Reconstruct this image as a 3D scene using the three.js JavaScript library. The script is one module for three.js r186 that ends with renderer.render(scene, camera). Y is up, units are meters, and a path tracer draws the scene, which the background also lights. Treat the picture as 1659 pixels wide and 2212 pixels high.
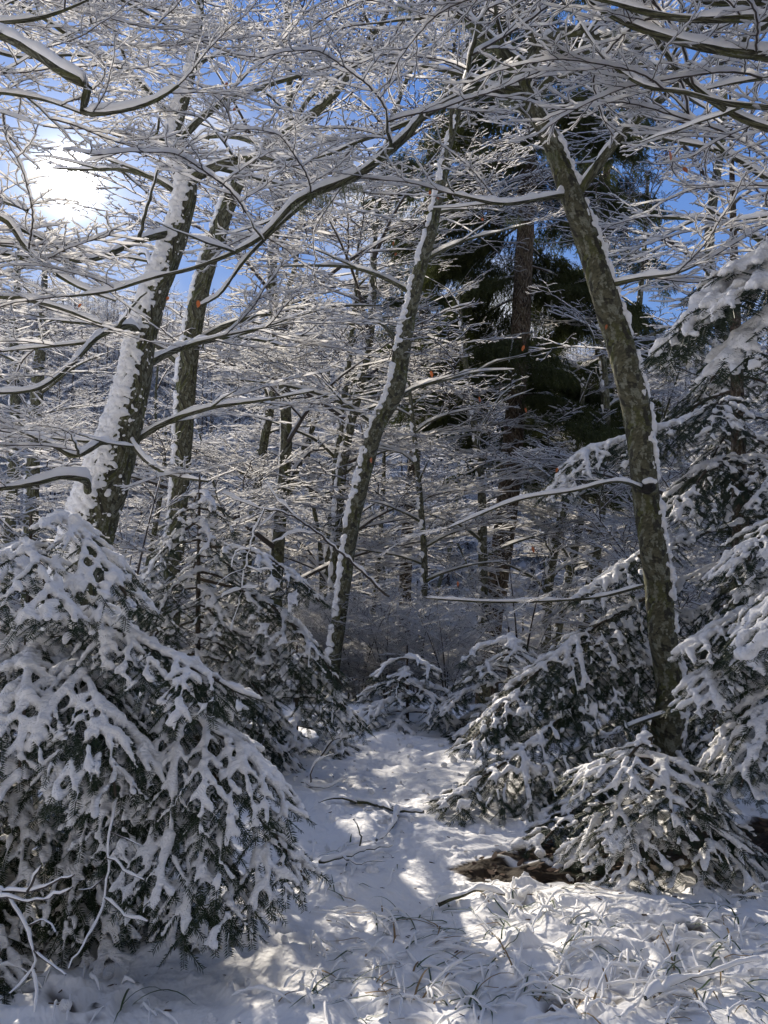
import * as THREE from 'three';
import { mergeGeometries } from 'three/addons/utils/BufferGeometryUtils.js';

// ------------------------------------------------------------------ camera, sky, sun, exposure
const scene = new THREE.Scene();
const camera = new THREE.PerspectiveCamera(67.3, 3 / 4, 0.05, 900);
const EYE = new THREE.Vector3(0, 1.55, 0), PITCH = THREE.MathUtils.degToRad(3);
camera.position.copy(EYE);
camera.rotation.set(PITCH, 0, 0);
camera.updateMatrixWorld(true);
const EXPOSURE = 1.72, SUN_POWER = 5;
const PX = 2212 / 2 / Math.tan(THREE.MathUtils.degToRad(67.3 / 2));       // focal length in units of a 1659 x 2212 picture
// a point seen at (x, y) of a 1659 x 2212 picture, d metres in front of the camera
function at(x, y, d) {
  return new THREE.Vector3((x - 829.5) / PX * d, (1106 - y) / PX * d, -d).applyEuler(camera.rotation).add(EYE);
}
const sunDir = at(148, 390, 1).sub(EYE).normalize();

function hash3(x, y, z) {
  let h = Math.imul(x | 0, 374761393) ^ Math.imul(y | 0, 668265263) ^ Math.imul(z | 0, 2147483629 ^ 0x5bd1e995);
  h = Math.imul(h ^ (h >>> 13), 1274126177); h ^= h >>> 16;
  return (h >>> 0) / 4294967296;
}
function vnoise(x, y, z) {                                               // value noise, -1..1
  const ix = Math.floor(x), iy = Math.floor(y), iz = Math.floor(z);
  let fx = x - ix, fy = y - iy, fz = z - iz;
  fx = fx * fx * (3 - 2 * fx); fy = fy * fy * (3 - 2 * fy); fz = fz * fz * (3 - 2 * fz);
  const c = (a, b, d) => hash3(ix + a, iy + b, iz + d), L = (a, b, t) => a + (b - a) * t;
  return 2 * L(L(L(c(0, 0, 0), c(1, 0, 0), fx), L(c(0, 1, 0), c(1, 1, 0), fx), fy), L(L(c(0, 0, 1), c(1, 0, 1), fx), L(c(0, 1, 1), c(1, 1, 1), fx), fy), fz) - 1;
}
function fbm(x, y, z, n = 4) { let s = 0, a = 0.5; for (let i = 0; i < n; i++) { s += a * vnoise(x, y, z); x *= 2.03; y *= 2.03; z *= 2.03; a *= 0.5; } return s; }
const sm = THREE.MathUtils.smoothstep, lerp = THREE.MathUtils.lerp, clamp = THREE.MathUtils.clamp;

const CLOUDX = 14.3;
{
  const W = 2048, H = 1024, data = new Float32Array(W * H * 4);
  for (let r = 0; r < H; r++) {
    const el = ((r + 0.5) / H - 0.5) * Math.PI, y = Math.sin(el);
    for (let c = 0; c < W; c++) {
      const az = ((c + 0.5) / W - 0.5) * 2 * Math.PI, x = Math.cos(az) * Math.cos(el), z = Math.sin(az) * Math.cos(el);
      const up = Math.max(0, y), g = Math.exp(-up * 2.2);
      let R = lerp(0.042, 0.25, g), G = lerp(0.16, 0.40, g), B = lerp(0.55, 0.68, g);
      // thin wisps of cloud, the same all round the sky
      const k = 1 / (up + 0.18), n = fbm(x * k * 1.5 + CLOUDX, 3.3, z * k * 1.5 + 2, 5), cl = sm(n, 0.0, 0.42) * 0.8;
      R = lerp(R, 0.75, cl); G = lerp(G, 0.75, cl); B = lerp(B, 0.77, cl);
      const cosA = x * sunDir.x + y * sunDir.y + z * sunDir.z, a = Math.acos(clamp(cosA, -1, 1)) * 180 / Math.PI;
      const halo = 0.09 * Math.exp(-a / 10) + 0.3 * Math.exp(-a / 4) + 1.1 * Math.exp(-a / 1.3) + 18 * Math.exp(-Math.pow(a / 1.02, 2));   // the aureole round the sun
      const o = (r * W + c) * 4;
      data[o] = R * 0.66 + halo; data[o + 1] = G * 0.66 + halo * 0.99; data[o + 2] = B * 0.66 + halo * 0.95; data[o + 3] = 1;
    }
  }
  const t = new THREE.DataTexture(data, W, H, THREE.RGBAFormat, THREE.FloatType);
  t.mapping = THREE.EquirectangularReflectionMapping; t.magFilter = THREE.LinearFilter; t.needsUpdate = true;
  scene.background = t; scene.environment = t;
}
const sun = new THREE.DirectionalLight(new THREE.Color().setRGB(1, 0.91, 0.78), SUN_POWER);
sun.position.copy(sunDir).multiplyScalar(60); sun.castShadow = true;
sun.shadow.mapSize.set(4096, 4096);
Object.assign(sun.shadow.camera, { left: -40, right: 40, top: 40, bottom: -40, near: 1, far: 200 });
scene.add(sun, sun.target);
const renderer = new THREE.WebGLRenderer({ antialias: true });
renderer.toneMapping = THREE.LinearToneMapping;
renderer.toneMappingExposure = EXPOSURE;
renderer.shadowMap.enabled = true;

// ------------------------------------------------------------------ helpers
const V = (x = 0, y = 0, z = 0) => new THREE.Vector3(x, y, z), UP = V(0, 1, 0);
function rng(seed) { let a = seed >>> 0; return () => { a = (a + 0x6D2B79F5) | 0; let t = Math.imul(a ^ (a >>> 15), 1 | a); t = (t + Math.imul(t ^ (t >>> 7), 61 | t)) ^ t; return ((t ^ (t >>> 14)) >>> 0) / 4294967296; }; }
const taken = new Map();
function numbered(name) { const n = taken.get(name) || 0; taken.set(name, n + 1); return n ? name + '_' + String(n).padStart(3, '0') : name; }
function thing(name, label, category, group) {
  const o = new THREE.Group(); o.name = numbered(name); o.userData = { label, category }; if (group) o.userData.group = group; scene.add(o); return o;
}
function part(name, geometry, material, parent, data) {
  const m = new THREE.Mesh(geometry, material); m.name = name; m.castShadow = m.receiveShadow = true; if (data) Object.assign(m.userData, data); if (parent) parent.add(m); return m;
}
function inst(name, geometry, material, mats, parent) {
  const m = new THREE.InstancedMesh(geometry, material, mats.length); m.name = name; m.castShadow = m.receiveShadow = true; m.userData.kind = 'stuff';
  mats.forEach((x, i) => m.setMatrixAt(i, x)); m.instanceMatrix.needsUpdate = true; parent.add(m); return m;
}
class MB {
  constructor() { this.p = []; this.n = []; this.uv = []; this.i = []; }
  get count() { return this.p.length / 3; }
  v(x, y, z, nx, ny, nz, u = 0, w = 0) { this.p.push(x, y, z); this.n.push(nx, ny, nz); this.uv.push(u, w); return this.p.length / 3 - 1; }
  geo() {
    const { p, n, i } = this;                                            // turn every face to its normals
    for (let k = 0; k < i.length; k += 3) {
      const a = i[k] * 3, b = i[k + 1] * 3, c = i[k + 2] * 3, ux = p[b] - p[a], uy = p[b + 1] - p[a + 1], uz = p[b + 2] - p[a + 2], vx = p[c] - p[a], vy = p[c + 1] - p[a + 1], vz = p[c + 2] - p[a + 2];
      const d = (uy * vz - uz * vy) * (n[a] + n[b] + n[c]) + (uz * vx - ux * vz) * (n[a + 1] + n[b + 1] + n[c + 1]) + (ux * vy - uy * vx) * (n[a + 2] + n[b + 2] + n[c + 2]);
      if (d < 0) { const t = i[k + 1]; i[k + 1] = i[k + 2]; i[k + 2] = t; }
    }
    const g = new THREE.BufferGeometry();
    g.setAttribute('position', new THREE.BufferAttribute(new Float32Array(this.p), 3));
    g.setAttribute('normal', new THREE.BufferAttribute(new Float32Array(this.n), 3));
    g.setAttribute('uv', new THREE.BufferAttribute(new Float32Array(this.uv), 2));
    g.setIndex(new THREE.BufferAttribute(new Uint32Array(this.i), 1));
    return g;
  }
}
// resample a polyline of {p, r} smoothly at about step metres
function smooth(nodes, step) {
  if (nodes.length < 3) nodes = [nodes[0], { p: nodes[0].p.clone().lerp(nodes[nodes.length - 1].p, 0.5), r: (nodes[0].r + nodes[nodes.length - 1].r) / 2 }, nodes[nodes.length - 1]];
  const c = new THREE.CatmullRomCurve3(nodes.map((n) => n.p), false, 'centripetal'), out = [], m = nodes.length - 1;
  for (let k = 0; k < m; k++) {
    const L = nodes[k].p.distanceTo(nodes[k + 1].p), q = Math.max(1, Math.round(L / step));
    for (let j = 0; j < q; j++) { const t = j / q; out.push({ p: c.getPoint((k + t) / m), r: lerp(nodes[k].r, nodes[k + 1].r, t) }); }
  }
  out.push({ p: nodes[m].p.clone(), r: nodes[m].r });
  return out;
}
const tangent = (pts, i) => pts[Math.min(i + 1, pts.length - 1)].p.clone().sub(pts[Math.max(i - 1, 0)].p).normalize();
// a round tube; lump is the share of the radius by which it is uneven
function tube(mb, pts, sides, lump = 0, lumpSize = 0.1, trunk = false, tile = 1) {
  let s = 0, base = mb.count;
  const around = trunk ? Math.max(1, Math.round(2 * Math.PI * pts[0].r / tile)) : 1;
  for (let i = 0; i < pts.length; i++) {
    const { p, r } = pts[i], T = tangent(pts, i), S = V().crossVectors(T, Math.abs(T.y) > 0.85 || trunk ? V(0.02, 0.05, 1) : UP).normalize(), U = V().crossVectors(S, T);
    if (i) s += p.distanceTo(pts[i - 1].p);
    for (let k = 0; k <= sides; k++) {
      const a = (k % sides) / sides * 2 * Math.PI, c = Math.cos(a), d = Math.sin(a), nx = S.x * c + U.x * d, ny = S.y * c + U.y * d, nz = S.z * c + U.z * d;
      let q = r; if (lump) { q *= 1 + lump * (vnoise((p.x + nx * r) / lumpSize, (p.y + ny * r) / lumpSize, (p.z + nz * r) / lumpSize) + 0.5 * vnoise((p.x + nx * r) / lumpSize * 2.7, (p.y + ny * r) / lumpSize * 2.7, (p.z + nz * r) / lumpSize * 2.7)); }
      mb.v(p.x + nx * q, p.y + ny * q, p.z + nz * q, nx, ny, nz, k / sides * around, s / tile);
    }
  }
  const w = sides + 1;
  for (let i = 0; i + 1 < pts.length; i++) for (let k = 0; k < sides; k++) { const a = base + i * w + k; mb.i.push(a, a + w, a + 1, a + 1, a + w, a + w + 1); }
}
// the cushion of snow that lies along a branch: width and height as shares of given sizes, uneven along its length
function snowTube(mb, pts, sides, hOf, wOf, seed = 0, lump = 0.35) {
  const base = mb.count; let s = 0;
  for (let i = 0; i < pts.length; i++) {
    const { p, r } = pts[i], T = tangent(pts, i), S = V().crossVectors(T, Math.abs(T.y) > 0.96 ? V(0, 0, 1) : UP).normalize(), U = V().crossVectors(S, T); if (U.y < 0) U.negate();
    if (i) s += p.distanceTo(pts[i - 1].p);
    const flat = Math.sqrt(Math.max(0.04, 1 - T.y * T.y)), end = Math.min(1, 0.35 + Math.min(i, pts.length - 1 - i) * 0.65);
    const m = (1 + lump * vnoise(s / 0.07 + seed * 17.3, seed * 3.7, 0.5) + lump * 0.6 * vnoise(s / 0.025 + seed * 7.3, seed * 5.7, 2.5)) * end * (0.3 + 0.7 * sm(vnoise(s / 0.3 + seed * 3.1, seed, 8), -0.62, -0.4));
    const h = hOf(r) * m * flat, w = wOf(r) * (0.6 + 0.4 * m) * (0.4 + 0.6 * flat), lift = r * 0.4 + h * 0.3;
    for (let k = 0; k < sides; k++) {
      const a = (k + 0.5) / sides * 2 * Math.PI, c = Math.cos(a), d = Math.sin(a);
      const hh = d > 0 ? h * 0.78 : h * 0.5;
      const nx = S.x * c / w + U.x * d / hh, ny = S.y * c / w + U.y * d / hh, nz = S.z * c / w + U.z * d / hh, l = 1 / Math.hypot(nx, ny, nz);
      mb.v(p.x + U.x * (lift + d * hh) + S.x * c * w, p.y + U.y * (lift + d * hh) + S.y * c * w, p.z + U.z * (lift + d * hh) + S.z * c * w, nx * l, ny * l, nz * l);
    }
  }
  for (let i = 0; i + 1 < pts.length; i++) for (let k = 0; k < sides; k++) { const a = base + i * sides + k, b = base + i * sides + (k + 1) % sides; mb.i.push(a, a + sides, b, b, a + sides, b + sides); }
}
// a fine twig in one piece: dark wedge below, ridge of snow above
function twig(bark, snow, pts, w, h, b, seed) {
  const b0 = bark.count, s0 = snow.count;
  for (let i = 0; i < pts.length; i++) {
    const { p } = pts[i], T = tangent(pts, i), S = V().crossVectors(T, Math.abs(T.y) > 0.96 ? V(0, 0, 1) : UP).normalize(), U = V().crossVectors(S, T); if (U.y < 0) U.negate();
    const e = i === pts.length - 1 ? 0.55 : 1, m = e * (1 + 0.35 * vnoise(seed * 9.1 + i * 0.83, seed * 1.7, 4.4)), W = w * m, Hh = h * m * (0.35 + 0.65 * sm(vnoise(seed * 5.3 + i * 0.37, 7.7, seed), -0.5, -0.2)) * Math.sqrt(Math.max(0.1, 1 - T.y * T.y)), B = b * e;
    const P = (c, d, mb, nc, nd) => mb.v(p.x + S.x * c + U.x * d, p.y + S.y * c + U.y * d, p.z + S.z * c + U.z * d, S.x * nc + U.x * nd, S.y * nc + U.y * nd, S.z * nc + U.z * nd);
    P(-W * 0.8, -B * 0.4, bark, -0.8, -0.6); P(0, -B, bark, 0, -1); P(W * 0.8, -B * 0.4, bark, 0.8, -0.6);
    P(-W * 0.8, -B * 0.4, snow, -0.97, 0.2); P(0, Hh, snow, 0, 1); P(W * 0.8, -B * 0.4, snow, 0.97, 0.2);
  }
  for (let i = 0; i + 1 < pts.length; i++) for (let k = 0; k < 2; k++) {
    let a = b0 + i * 3 + k; bark.i.push(a, a + 3, a + 1, a + 1, a + 3, a + 4);
    a = s0 + i * 3 + k; snow.i.push(a, a + 1, a + 3, a + 1, a + 4, a + 3);
  }
}
// ---- soft bodies of snow: capsules joined with a smooth minimum on a grid and meshed as surface nets
let F = new Float32Array(1), CI = new Int32Array(1);
function snowBody(caps, cell, k, amp, out, hard = null) {
  if (!caps.length) return;
  const lo = V(1e9, 1e9, 1e9), hi = V(-1e9, -1e9, -1e9);
  for (const c of caps) { const r = c.r + k + cell * 2; for (const q of [c.a, c.b]) { lo.min(V(q.x - r, q.y - r, q.z - r)); hi.max(V(q.x + r, q.y + r, q.z + r)); } }
  const nx = Math.ceil((hi.x - lo.x) / cell) + 1, ny = Math.ceil((hi.y - lo.y) / cell) + 1, nz = Math.ceil((hi.z - lo.z) / cell) + 1, N = nx * ny * nz;
  if (N > 3e7) throw new Error('snow grid too large ' + [nx, ny, nz]);
  if (F.length < N) { F = new Float32Array(N); CI = new Int32Array(N); }
  F.fill(9, 0, N); CI.fill(-1, 0, N);
  const ySq = 1.15;                                                     // cushions are a little flatter than round
  for (const { a, b, r } of caps) {
    const m = r + k + cell, x0 = Math.max(0, Math.floor((Math.min(a.x, b.x) - m - lo.x) / cell)), x1 = Math.min(nx - 1, Math.ceil((Math.max(a.x, b.x) + m - lo.x) / cell));
    const y0 = Math.max(0, Math.floor((Math.min(a.y, b.y) - m - lo.y) / cell)), y1 = Math.min(ny - 1, Math.ceil((Math.max(a.y, b.y) + m - lo.y) / cell));
    const z0 = Math.max(0, Math.floor((Math.min(a.z, b.z) - m - lo.z) / cell)), z1 = Math.min(nz - 1, Math.ceil((Math.max(a.z, b.z) + m - lo.z) / cell));
    const dx = b.x - a.x, dy = b.y - a.y, dz = b.z - a.z, dd = dx * dx + dy * dy + dz * dz + 1e-12;
    for (let z = z0; z <= z1; z++) for (let y = y0; y <= y1; y++) for (let x = x0; x <= x1; x++) {
      const px = lo.x + x * cell - a.x, py = lo.y + y * cell - a.y, pz = lo.z + z * cell - a.z;
      let t = (px * dx + py * dy + pz * dz) / dd; t = t < 0 ? 0 : t > 1 ? 1 : t;
      const qx = px - dx * t, qy = (py - dy * t) * ySq, qz = pz - dz * t, d = Math.sqrt(qx * qx + qy * qy + qz * qz) - r, i = (z * ny + y) * nx + x, f = F[i];
      const h = k - Math.abs(f - d);
      F[i] = (f < d ? f : d) - (h > 0 ? h * h / (4 * k) : 0);
    }
  }
  if (amp) for (let z = 0, i = 0; z < nz; z++) for (let y = 0; y < ny; y++) for (let x = 0; x < nx; x++, i++) {
    if (F[i] > amp * 2.2 || F[i] < -amp * 2.2) continue;
    const px = lo.x + x * cell, py = lo.y + y * cell, pz = lo.z + z * cell;
    F[i] += amp * vnoise(px / 0.055, py / 0.055, pz / 0.055) + amp * 0.6 * vnoise(px / 0.022 + 9, py / 0.022, pz / 0.022);
  }
  const sx = 1, sy = nx, sz = nx * ny, off = [0, sx, sy, sx + sy, sz, sx + sz, sy + sz, sx + sy + sz], E = [0, 1, 0, 2, 0, 4, 1, 3, 1, 5, 2, 3, 2, 6, 3, 7, 4, 5, 4, 6, 5, 7, 6, 7];
  const base = out.count, nor = [];
  for (let z = 0; z < nz - 1; z++) for (let y = 0; y < ny - 1; y++) for (let x = 0; x < nx - 1; x++) {
    const i = (z * ny + y) * nx + x; let mask = 0;
    for (let c = 0; c < 8; c++) if (F[i + off[c]] < 0) mask |= 1 << c;
    if (mask === 0 || mask === 255) continue;
    let X = 0, Y = 0, Z = 0, n = 0;
    for (let e = 0; e < 24; e += 2) {
      const a = E[e], b = E[e + 1]; if (((mask >> a) & 1) === ((mask >> b) & 1)) continue;
      const fa = F[i + off[a]], fb = F[i + off[b]], t = fa / (fa - fb);
      X += (a & 1) + t * ((b & 1) - (a & 1)); Y += ((a >> 1) & 1) + t * (((b >> 1) & 1) - ((a >> 1) & 1)); Z += (a >> 2) + t * ((b >> 2) - (a >> 2)); n++;
    }
    let gx = F[i + sx] - F[i] + F[i + sx + sy + sz] - F[i + sy + sz], gy = F[i + sy] - F[i] + F[i + sx + sy + sz] - F[i + sx + sz], gz = F[i + sz] - F[i] + F[i + sx + sy + sz] - F[i + sx + sy];
    const l = 1 / (Math.hypot(gx, gy, gz) || 1);
    CI[i] = out.v(lo.x + (x + X / n) * cell, lo.y + (y + Y / n) * cell, lo.z + (z + Z / n) * cell, gx * l, gy * l, gz * l, (lo.x + (x + X / n) * cell + 0.7 * (lo.z + (z + Z / n) * cell)) / 0.25, (lo.y + (y + Y / n) * cell - 0.6 * (lo.z + (z + Z / n) * cell)) / 0.25);
  }
  for (let z = 1; z < nz - 1; z++) for (let y = 1; y < ny - 1; y++) for (let x = 1; x < nx - 1; x++) {
    const i = (z * ny + y) * nx + x, s = F[i] < 0;
    for (let ax = 0; ax < 3; ax++) {
      const d = ax === 0 ? sx : ax === 1 ? sy : sz; if (F[i + d] < 0 === s) continue;
      const u = ax === 0 ? sy : ax === 1 ? sz : sx, w = ax === 0 ? sz : ax === 1 ? sx : sy;
      const a = CI[i], b = CI[i - u], c = CI[i - u - w], e = CI[i - w]; if (a < 0 || b < 0 || c < 0 || e < 0) continue;
      if (s) out.i.push(a, b, c, a, c, e); else out.i.push(a, c, b, a, e, c);
    }
  }
}

// ------------------------------------------------------------------ materials
function tex(w, h, fn, srgb) {
  const d = new Uint8Array(w * h * 4);
  for (let y = 0; y < h; y++) for (let x = 0; x < w; x++) { const c = fn(x / w, y / h), o = (y * w + x) * 4; for (let k = 0; k < 3; k++) d[o + k] = clamp(c[k] * 255, 0, 255); d[o + 3] = 255; }
  const t = new THREE.DataTexture(d, w, h); t.wrapS = t.wrapT = THREE.RepeatWrapping; t.magFilter = THREE.LinearFilter; t.minFilter = THREE.LinearMipmapLinearFilter; if (srgb) t.colorSpace = THREE.SRGBColorSpace; t.needsUpdate = true; return t;
}
const tor = (u, v, f, seed, ax = 1) => { const a = u * 2 * Math.PI, b = v * 2 * Math.PI; return [Math.cos(a) * f + seed, Math.sin(a) * f + Math.cos(b) * f * ax, Math.sin(b) * f * ax + seed * 0.3]; };
const tn = (u, v, f, seed, n = 3, ax = 1) => fbm(...tor(u, v, f, seed, ax), n);
const toSRGB = (x) => x <= 0.0031308 ? x * 12.92 : 1.055 * Math.pow(x, 1 / 2.4) - 0.055;
function barkTex(base, pale, dark, moss, rough) {
  const c = tex(512, 1024, (u, v) => {
    const a = tn(u, v, 1.6, 3, 6, 0.8), l = sm(tn(u, v, 3.6, 11, 6, 0.8), 0.09, 0.17), k = sm(tn(u, v, 3.0, 23, 6, 0.75), 0.06, 0.2), g = sm(tn(u, v, 1.0, 31, 4, 0.7), 0.0, 0.3), f = 0.85 + 0.6 * tn(u, v, 8, 41, 4, 1.6);
    return [0, 1, 2].map((i) => { let x = base[i] * (1 + 0.7 * a); x = lerp(x, moss[i], g * 0.6); x = lerp(x, pale[i], l * 0.85); x = lerp(x, dark[i], k * 0.9); return toSRGB(Math.max(0.01, x * f)); });
  }, true);
  const b = tex(256, 512, (u, v) => { const x = 0.5 + 0.4 * tn(u, v, 4, 3, 5, rough) + 0.3 * sm(tn(u, v, 2.4, 11, 6, 0.8), 0.08, 0.16) - 0.2 * sm(tn(u, v, 2.0, 23, 6, 0.75), 0.08, 0.2); return [x, x, x]; });
  return [c, b];
}
const std = (r, g, b, rough = 0.9, extra = {}) => { const m = new THREE.MeshPhysicalMaterial({ roughness: rough, ...extra }); m.color.setRGB(r, g, b); return m; };
const [beechMap, beechBump] = barkTex([0.115, 0.11, 0.07], [0.23, 0.235, 0.18], [0.045, 0.042, 0.032], [0.095, 0.105, 0.03], 0.8);
const [firMap, firBump] = barkTex([0.12, 0.09, 0.065], [0.24, 0.22, 0.18], [0.03, 0.025, 0.02], [0.10, 0.085, 0.05], 0.5);
const snowGrain = tex(512, 512, (u, v) => { const x = 0.5 + 0.5 * tn(u, v, 3.2, 15, 3) + 0.55 * tn(u, v, 9, 29, 2); return [x, x, x]; });
const M = {
  bark: std(1, 1, 1, 0.92, { map: beechMap, bumpMap: beechBump, bumpScale: 0.008, specularIntensity: 0.4 }),
  firBark: std(1, 1, 1, 0.95, { map: firMap, bumpMap: firBump, bumpScale: 0.02, specularIntensity: 0.3 }),
  twig: std(0.055, 0.045, 0.038, 0.85),
  stem: std(0.06, 0.045, 0.03, 0.9),
  snow: std(0.90, 0.888, 0.87, 0.8, { specularIntensity: 0.45, bumpMap: snowGrain, bumpScale: 0.006 }),
  frost: std(0.93, 0.92, 0.905, 1, { transmission: 0.8, thickness: 0, specularIntensity: 0.3 }),
  needle: std(0.024, 0.038, 0.016, 0.55, { specularIntensity: 0.5 }),
  farNeedle: std(0.055, 0.066, 0.022, 1, { specularIntensity: 0.3, transmission: 0.35, thickness: 0 }),
  knot: std(0.02, 0.018, 0.016, 1),
  lichen: std(0.16, 0.18, 0.10, 1),
  moss: std(0.10, 0.11, 0.03, 1),
  grass: std(0.06, 0.10, 0.04, 0.55),
  dryGrass: std(0.28, 0.19, 0.09, 0.8),
  leaf: std(0.42, 0.12, 0.03, 0.7, { transmission: 0.4, thickness: 0, side: THREE.DoubleSide }),
  fallen: std(0.10, 0.055, 0.03, 0.8),
  litter: std(0.09, 0.06, 0.04, 1),
};

// ------------------------------------------------------------------ ground
function groundH(x, z) {
  const s = -z, t = Math.hypot(x * 0.5, s);
  let y = 0.05 * vnoise(x * 0.7 + 5, 0, z * 0.7) * sm(t, 0.5, 3);
  y += -8.5 * sm(s, 7.5, 30) - 0.12 * sm(s, 5, 8);
  const crest = 40 * (1 - 0.34 * sm(x / Math.max(20, s), -0.05, 0.4)) + 4 * vnoise(x / 38, 1, 0.3) + 2 * vnoise(x / 15, 2, 0.3);
  const h = Math.max(0, s - 30) * 0.55; y += crest * (1 - Math.exp(-h / crest)) * 1.25 + 1.2 * fbm(x / 14, 2, z / 14, 3) * sm(s, 12, 40);
  if (z > 7) { const u = z - 7; y += 26 * (1 - Math.exp(-0.6 * u * u / (u + 3) / 26)); }   // the slope goes on up behind the viewer
  y += 0.10 * sm(Math.abs(x), 1.6, 5) * sm(s, 0, 2) + sm(Math.abs(x), 6, 60) * 3 * sm(s, 6, 40);
  return y;
}
function snowH(x, z) {                                                   // small drifts and dents of the near snow
  const f = 1 - sm(Math.hypot(x, z), 9, 14); if (f <= 0) return groundH(x, z);
  const mat_ = matting(x, z), r1 = 1 - Math.abs(vnoise(x * 7 + 2 * vnoise(z * 3, 1, x), 2, z * 10)), r2 = 1 - Math.abs(vnoise(x * 13 + 4, 6, z * 15 + 1.5 * vnoise(x * 5, 3, z * 5)));
  return groundH(x, z) + f * (0.05 * fbm(x * 2.6, 1.2, z * 2.6, 3) + 0.014 * fbm(x * 9, 3, z * 9, 3) - 0.016 * drip(x, z) + mat_ * (0.05 * r1 * r1 * r1 + 0.03 * r2 * r2 * r2 - 0.02));
}
// pits that drips and fallen clumps have left in the snow
function drip(x, z) {
  const c = 0.17, i = Math.floor(x / c), j = Math.floor(z / c); let d = 0;
  for (let a = -1; a < 2; a++) for (let b = -1; b < 2; b++) { const u = hash3(i + a, 11, j + b); if (u < 0.45) continue; const px = (i + a + hash3(i + a, 12, j + b)) * c, pz = (j + b + hash3(i + a, 13, j + b)) * c, r = 0.014 + 0.03 * hash3(i + a, 14, j + b); d = Math.max(d, 1 - sm(Math.hypot(x - px, z - pz), r * 0.4, r)); }
  return d;
}
// where grass lies matted under the snow, 0 to 1
function matting(x, z) {
  return clamp(sm(x, -0.3, 0.4) * (1 - sm(-z, 3.5, 4.0)) + 0.8 * (1 - sm(x, -1.1, -0.7)) * (1 - sm(-z, 2.6, 3.2)) + 0.45, 0, 1) * sm(fbm(x * 1.6 + 3, 7, z * 1.6, 3), -0.35, 0.2);
}
// places kept free of snow by what hangs over them
const bare = [[0.68, -3.93, 0.45, 0.16], [1.3, -4.1, 0.75, 0.4], [2.0, -4.2, 0.6, 0.4], [-1.6, -3.5, 0.6, 0.45]];
function bareness(x, z) {
  let b = 0; for (const [cx, cz, rx, rz] of bare) b = Math.max(b, 1 - Math.hypot((x - cx) / rx, (z - cz) / rz));
  return b <= 0 ? 0 : sm(b + 0.5 * fbm(x * 6, 5, z * 6, 4) + 0.22 * fbm(x * 13, 8, z * 13, 3), 0.16, 0.24);
}
{
  const axis = (list) => { const a = []; for (const [from, to, n] of list) for (let i = 0; i < n; i++) a.push(from + (to - from) * (i / n)); a.push(list[list.length - 1][1]); return a; };
  const xs = axis([[-320, -60, 24], [-60, -14, 26], [-14, -3, 40], [-3, 3, 250], [3, 14, 40], [14, 60, 26], [60, 320, 24]]);
  const zs = axis([[90, 3, 30], [3, -1.6, 12], [-1.6, -3.4, 90], [-3.4, -4.5, 90], [-4.5, -8, 90], [-8, -14, 34], [-14, -60, 60], [-60, -200, 50], [-200, -520, 14]]);
  const mb = new MB(), col = [];
  for (const z of zs) for (const x of xs) {
    const near = -z < 9 && -z > 1 && Math.abs(x) < 4; let b = near ? bareness(x, z) : 0; if (near) { const m = matting(x, z), pit = vnoise(x * 7 + 2 * vnoise(z * 3, 1, x), 2, z * 10); b = Math.max(b, 0.9 * sm(m, 0.7, 0.9) * sm(Math.abs(pit) + 0.25 * vnoise(x * 31, 3, z * 31), 0.62, 0.7)); }
    const y = snowH(x, z) - b * 0.006;
    mb.v(x, y, z, 0, 1, 0, x, z);
    const d = 0.7 + 0.6 * hash3(x * 91, 3, z * 91);
    col.push(lerp(0.90, 0.045 * d, b), lerp(0.888, 0.032 * d, b), lerp(0.87, 0.02 * d, b));
  }
  const w = xs.length; for (let j = 0; j + 1 < zs.length; j++) for (let i = 0; i + 1 < w; i++) { const a = j * w + i; mb.i.push(a, a + 1, a + w, a + 1, a + w + 1, a + w); }
  const g = mb.geo(); g.setAttribute('color', new THREE.BufferAttribute(new Float32Array(col), 3)); g.computeVertexNormals();
  const grain = tex(256, 256, (u, v) => { const x = 0.5 + 0.6 * tn(u, v, 4, 5, 4) + 0.25 * tn(u, v, 14, 9, 2); return [x, x, x]; });
  const mat = new THREE.MeshPhysicalMaterial({ vertexColors: true, roughness: 0.8, specularIntensity: 0.4, bumpMap: grain, bumpScale: 0.012 });
  const o = part('ground', g, mat, scene, { kind: 'structure', label: 'snow covered forest floor falling to a valley, then rising to a far hillside' });
  o.castShadow = true;
}

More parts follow.
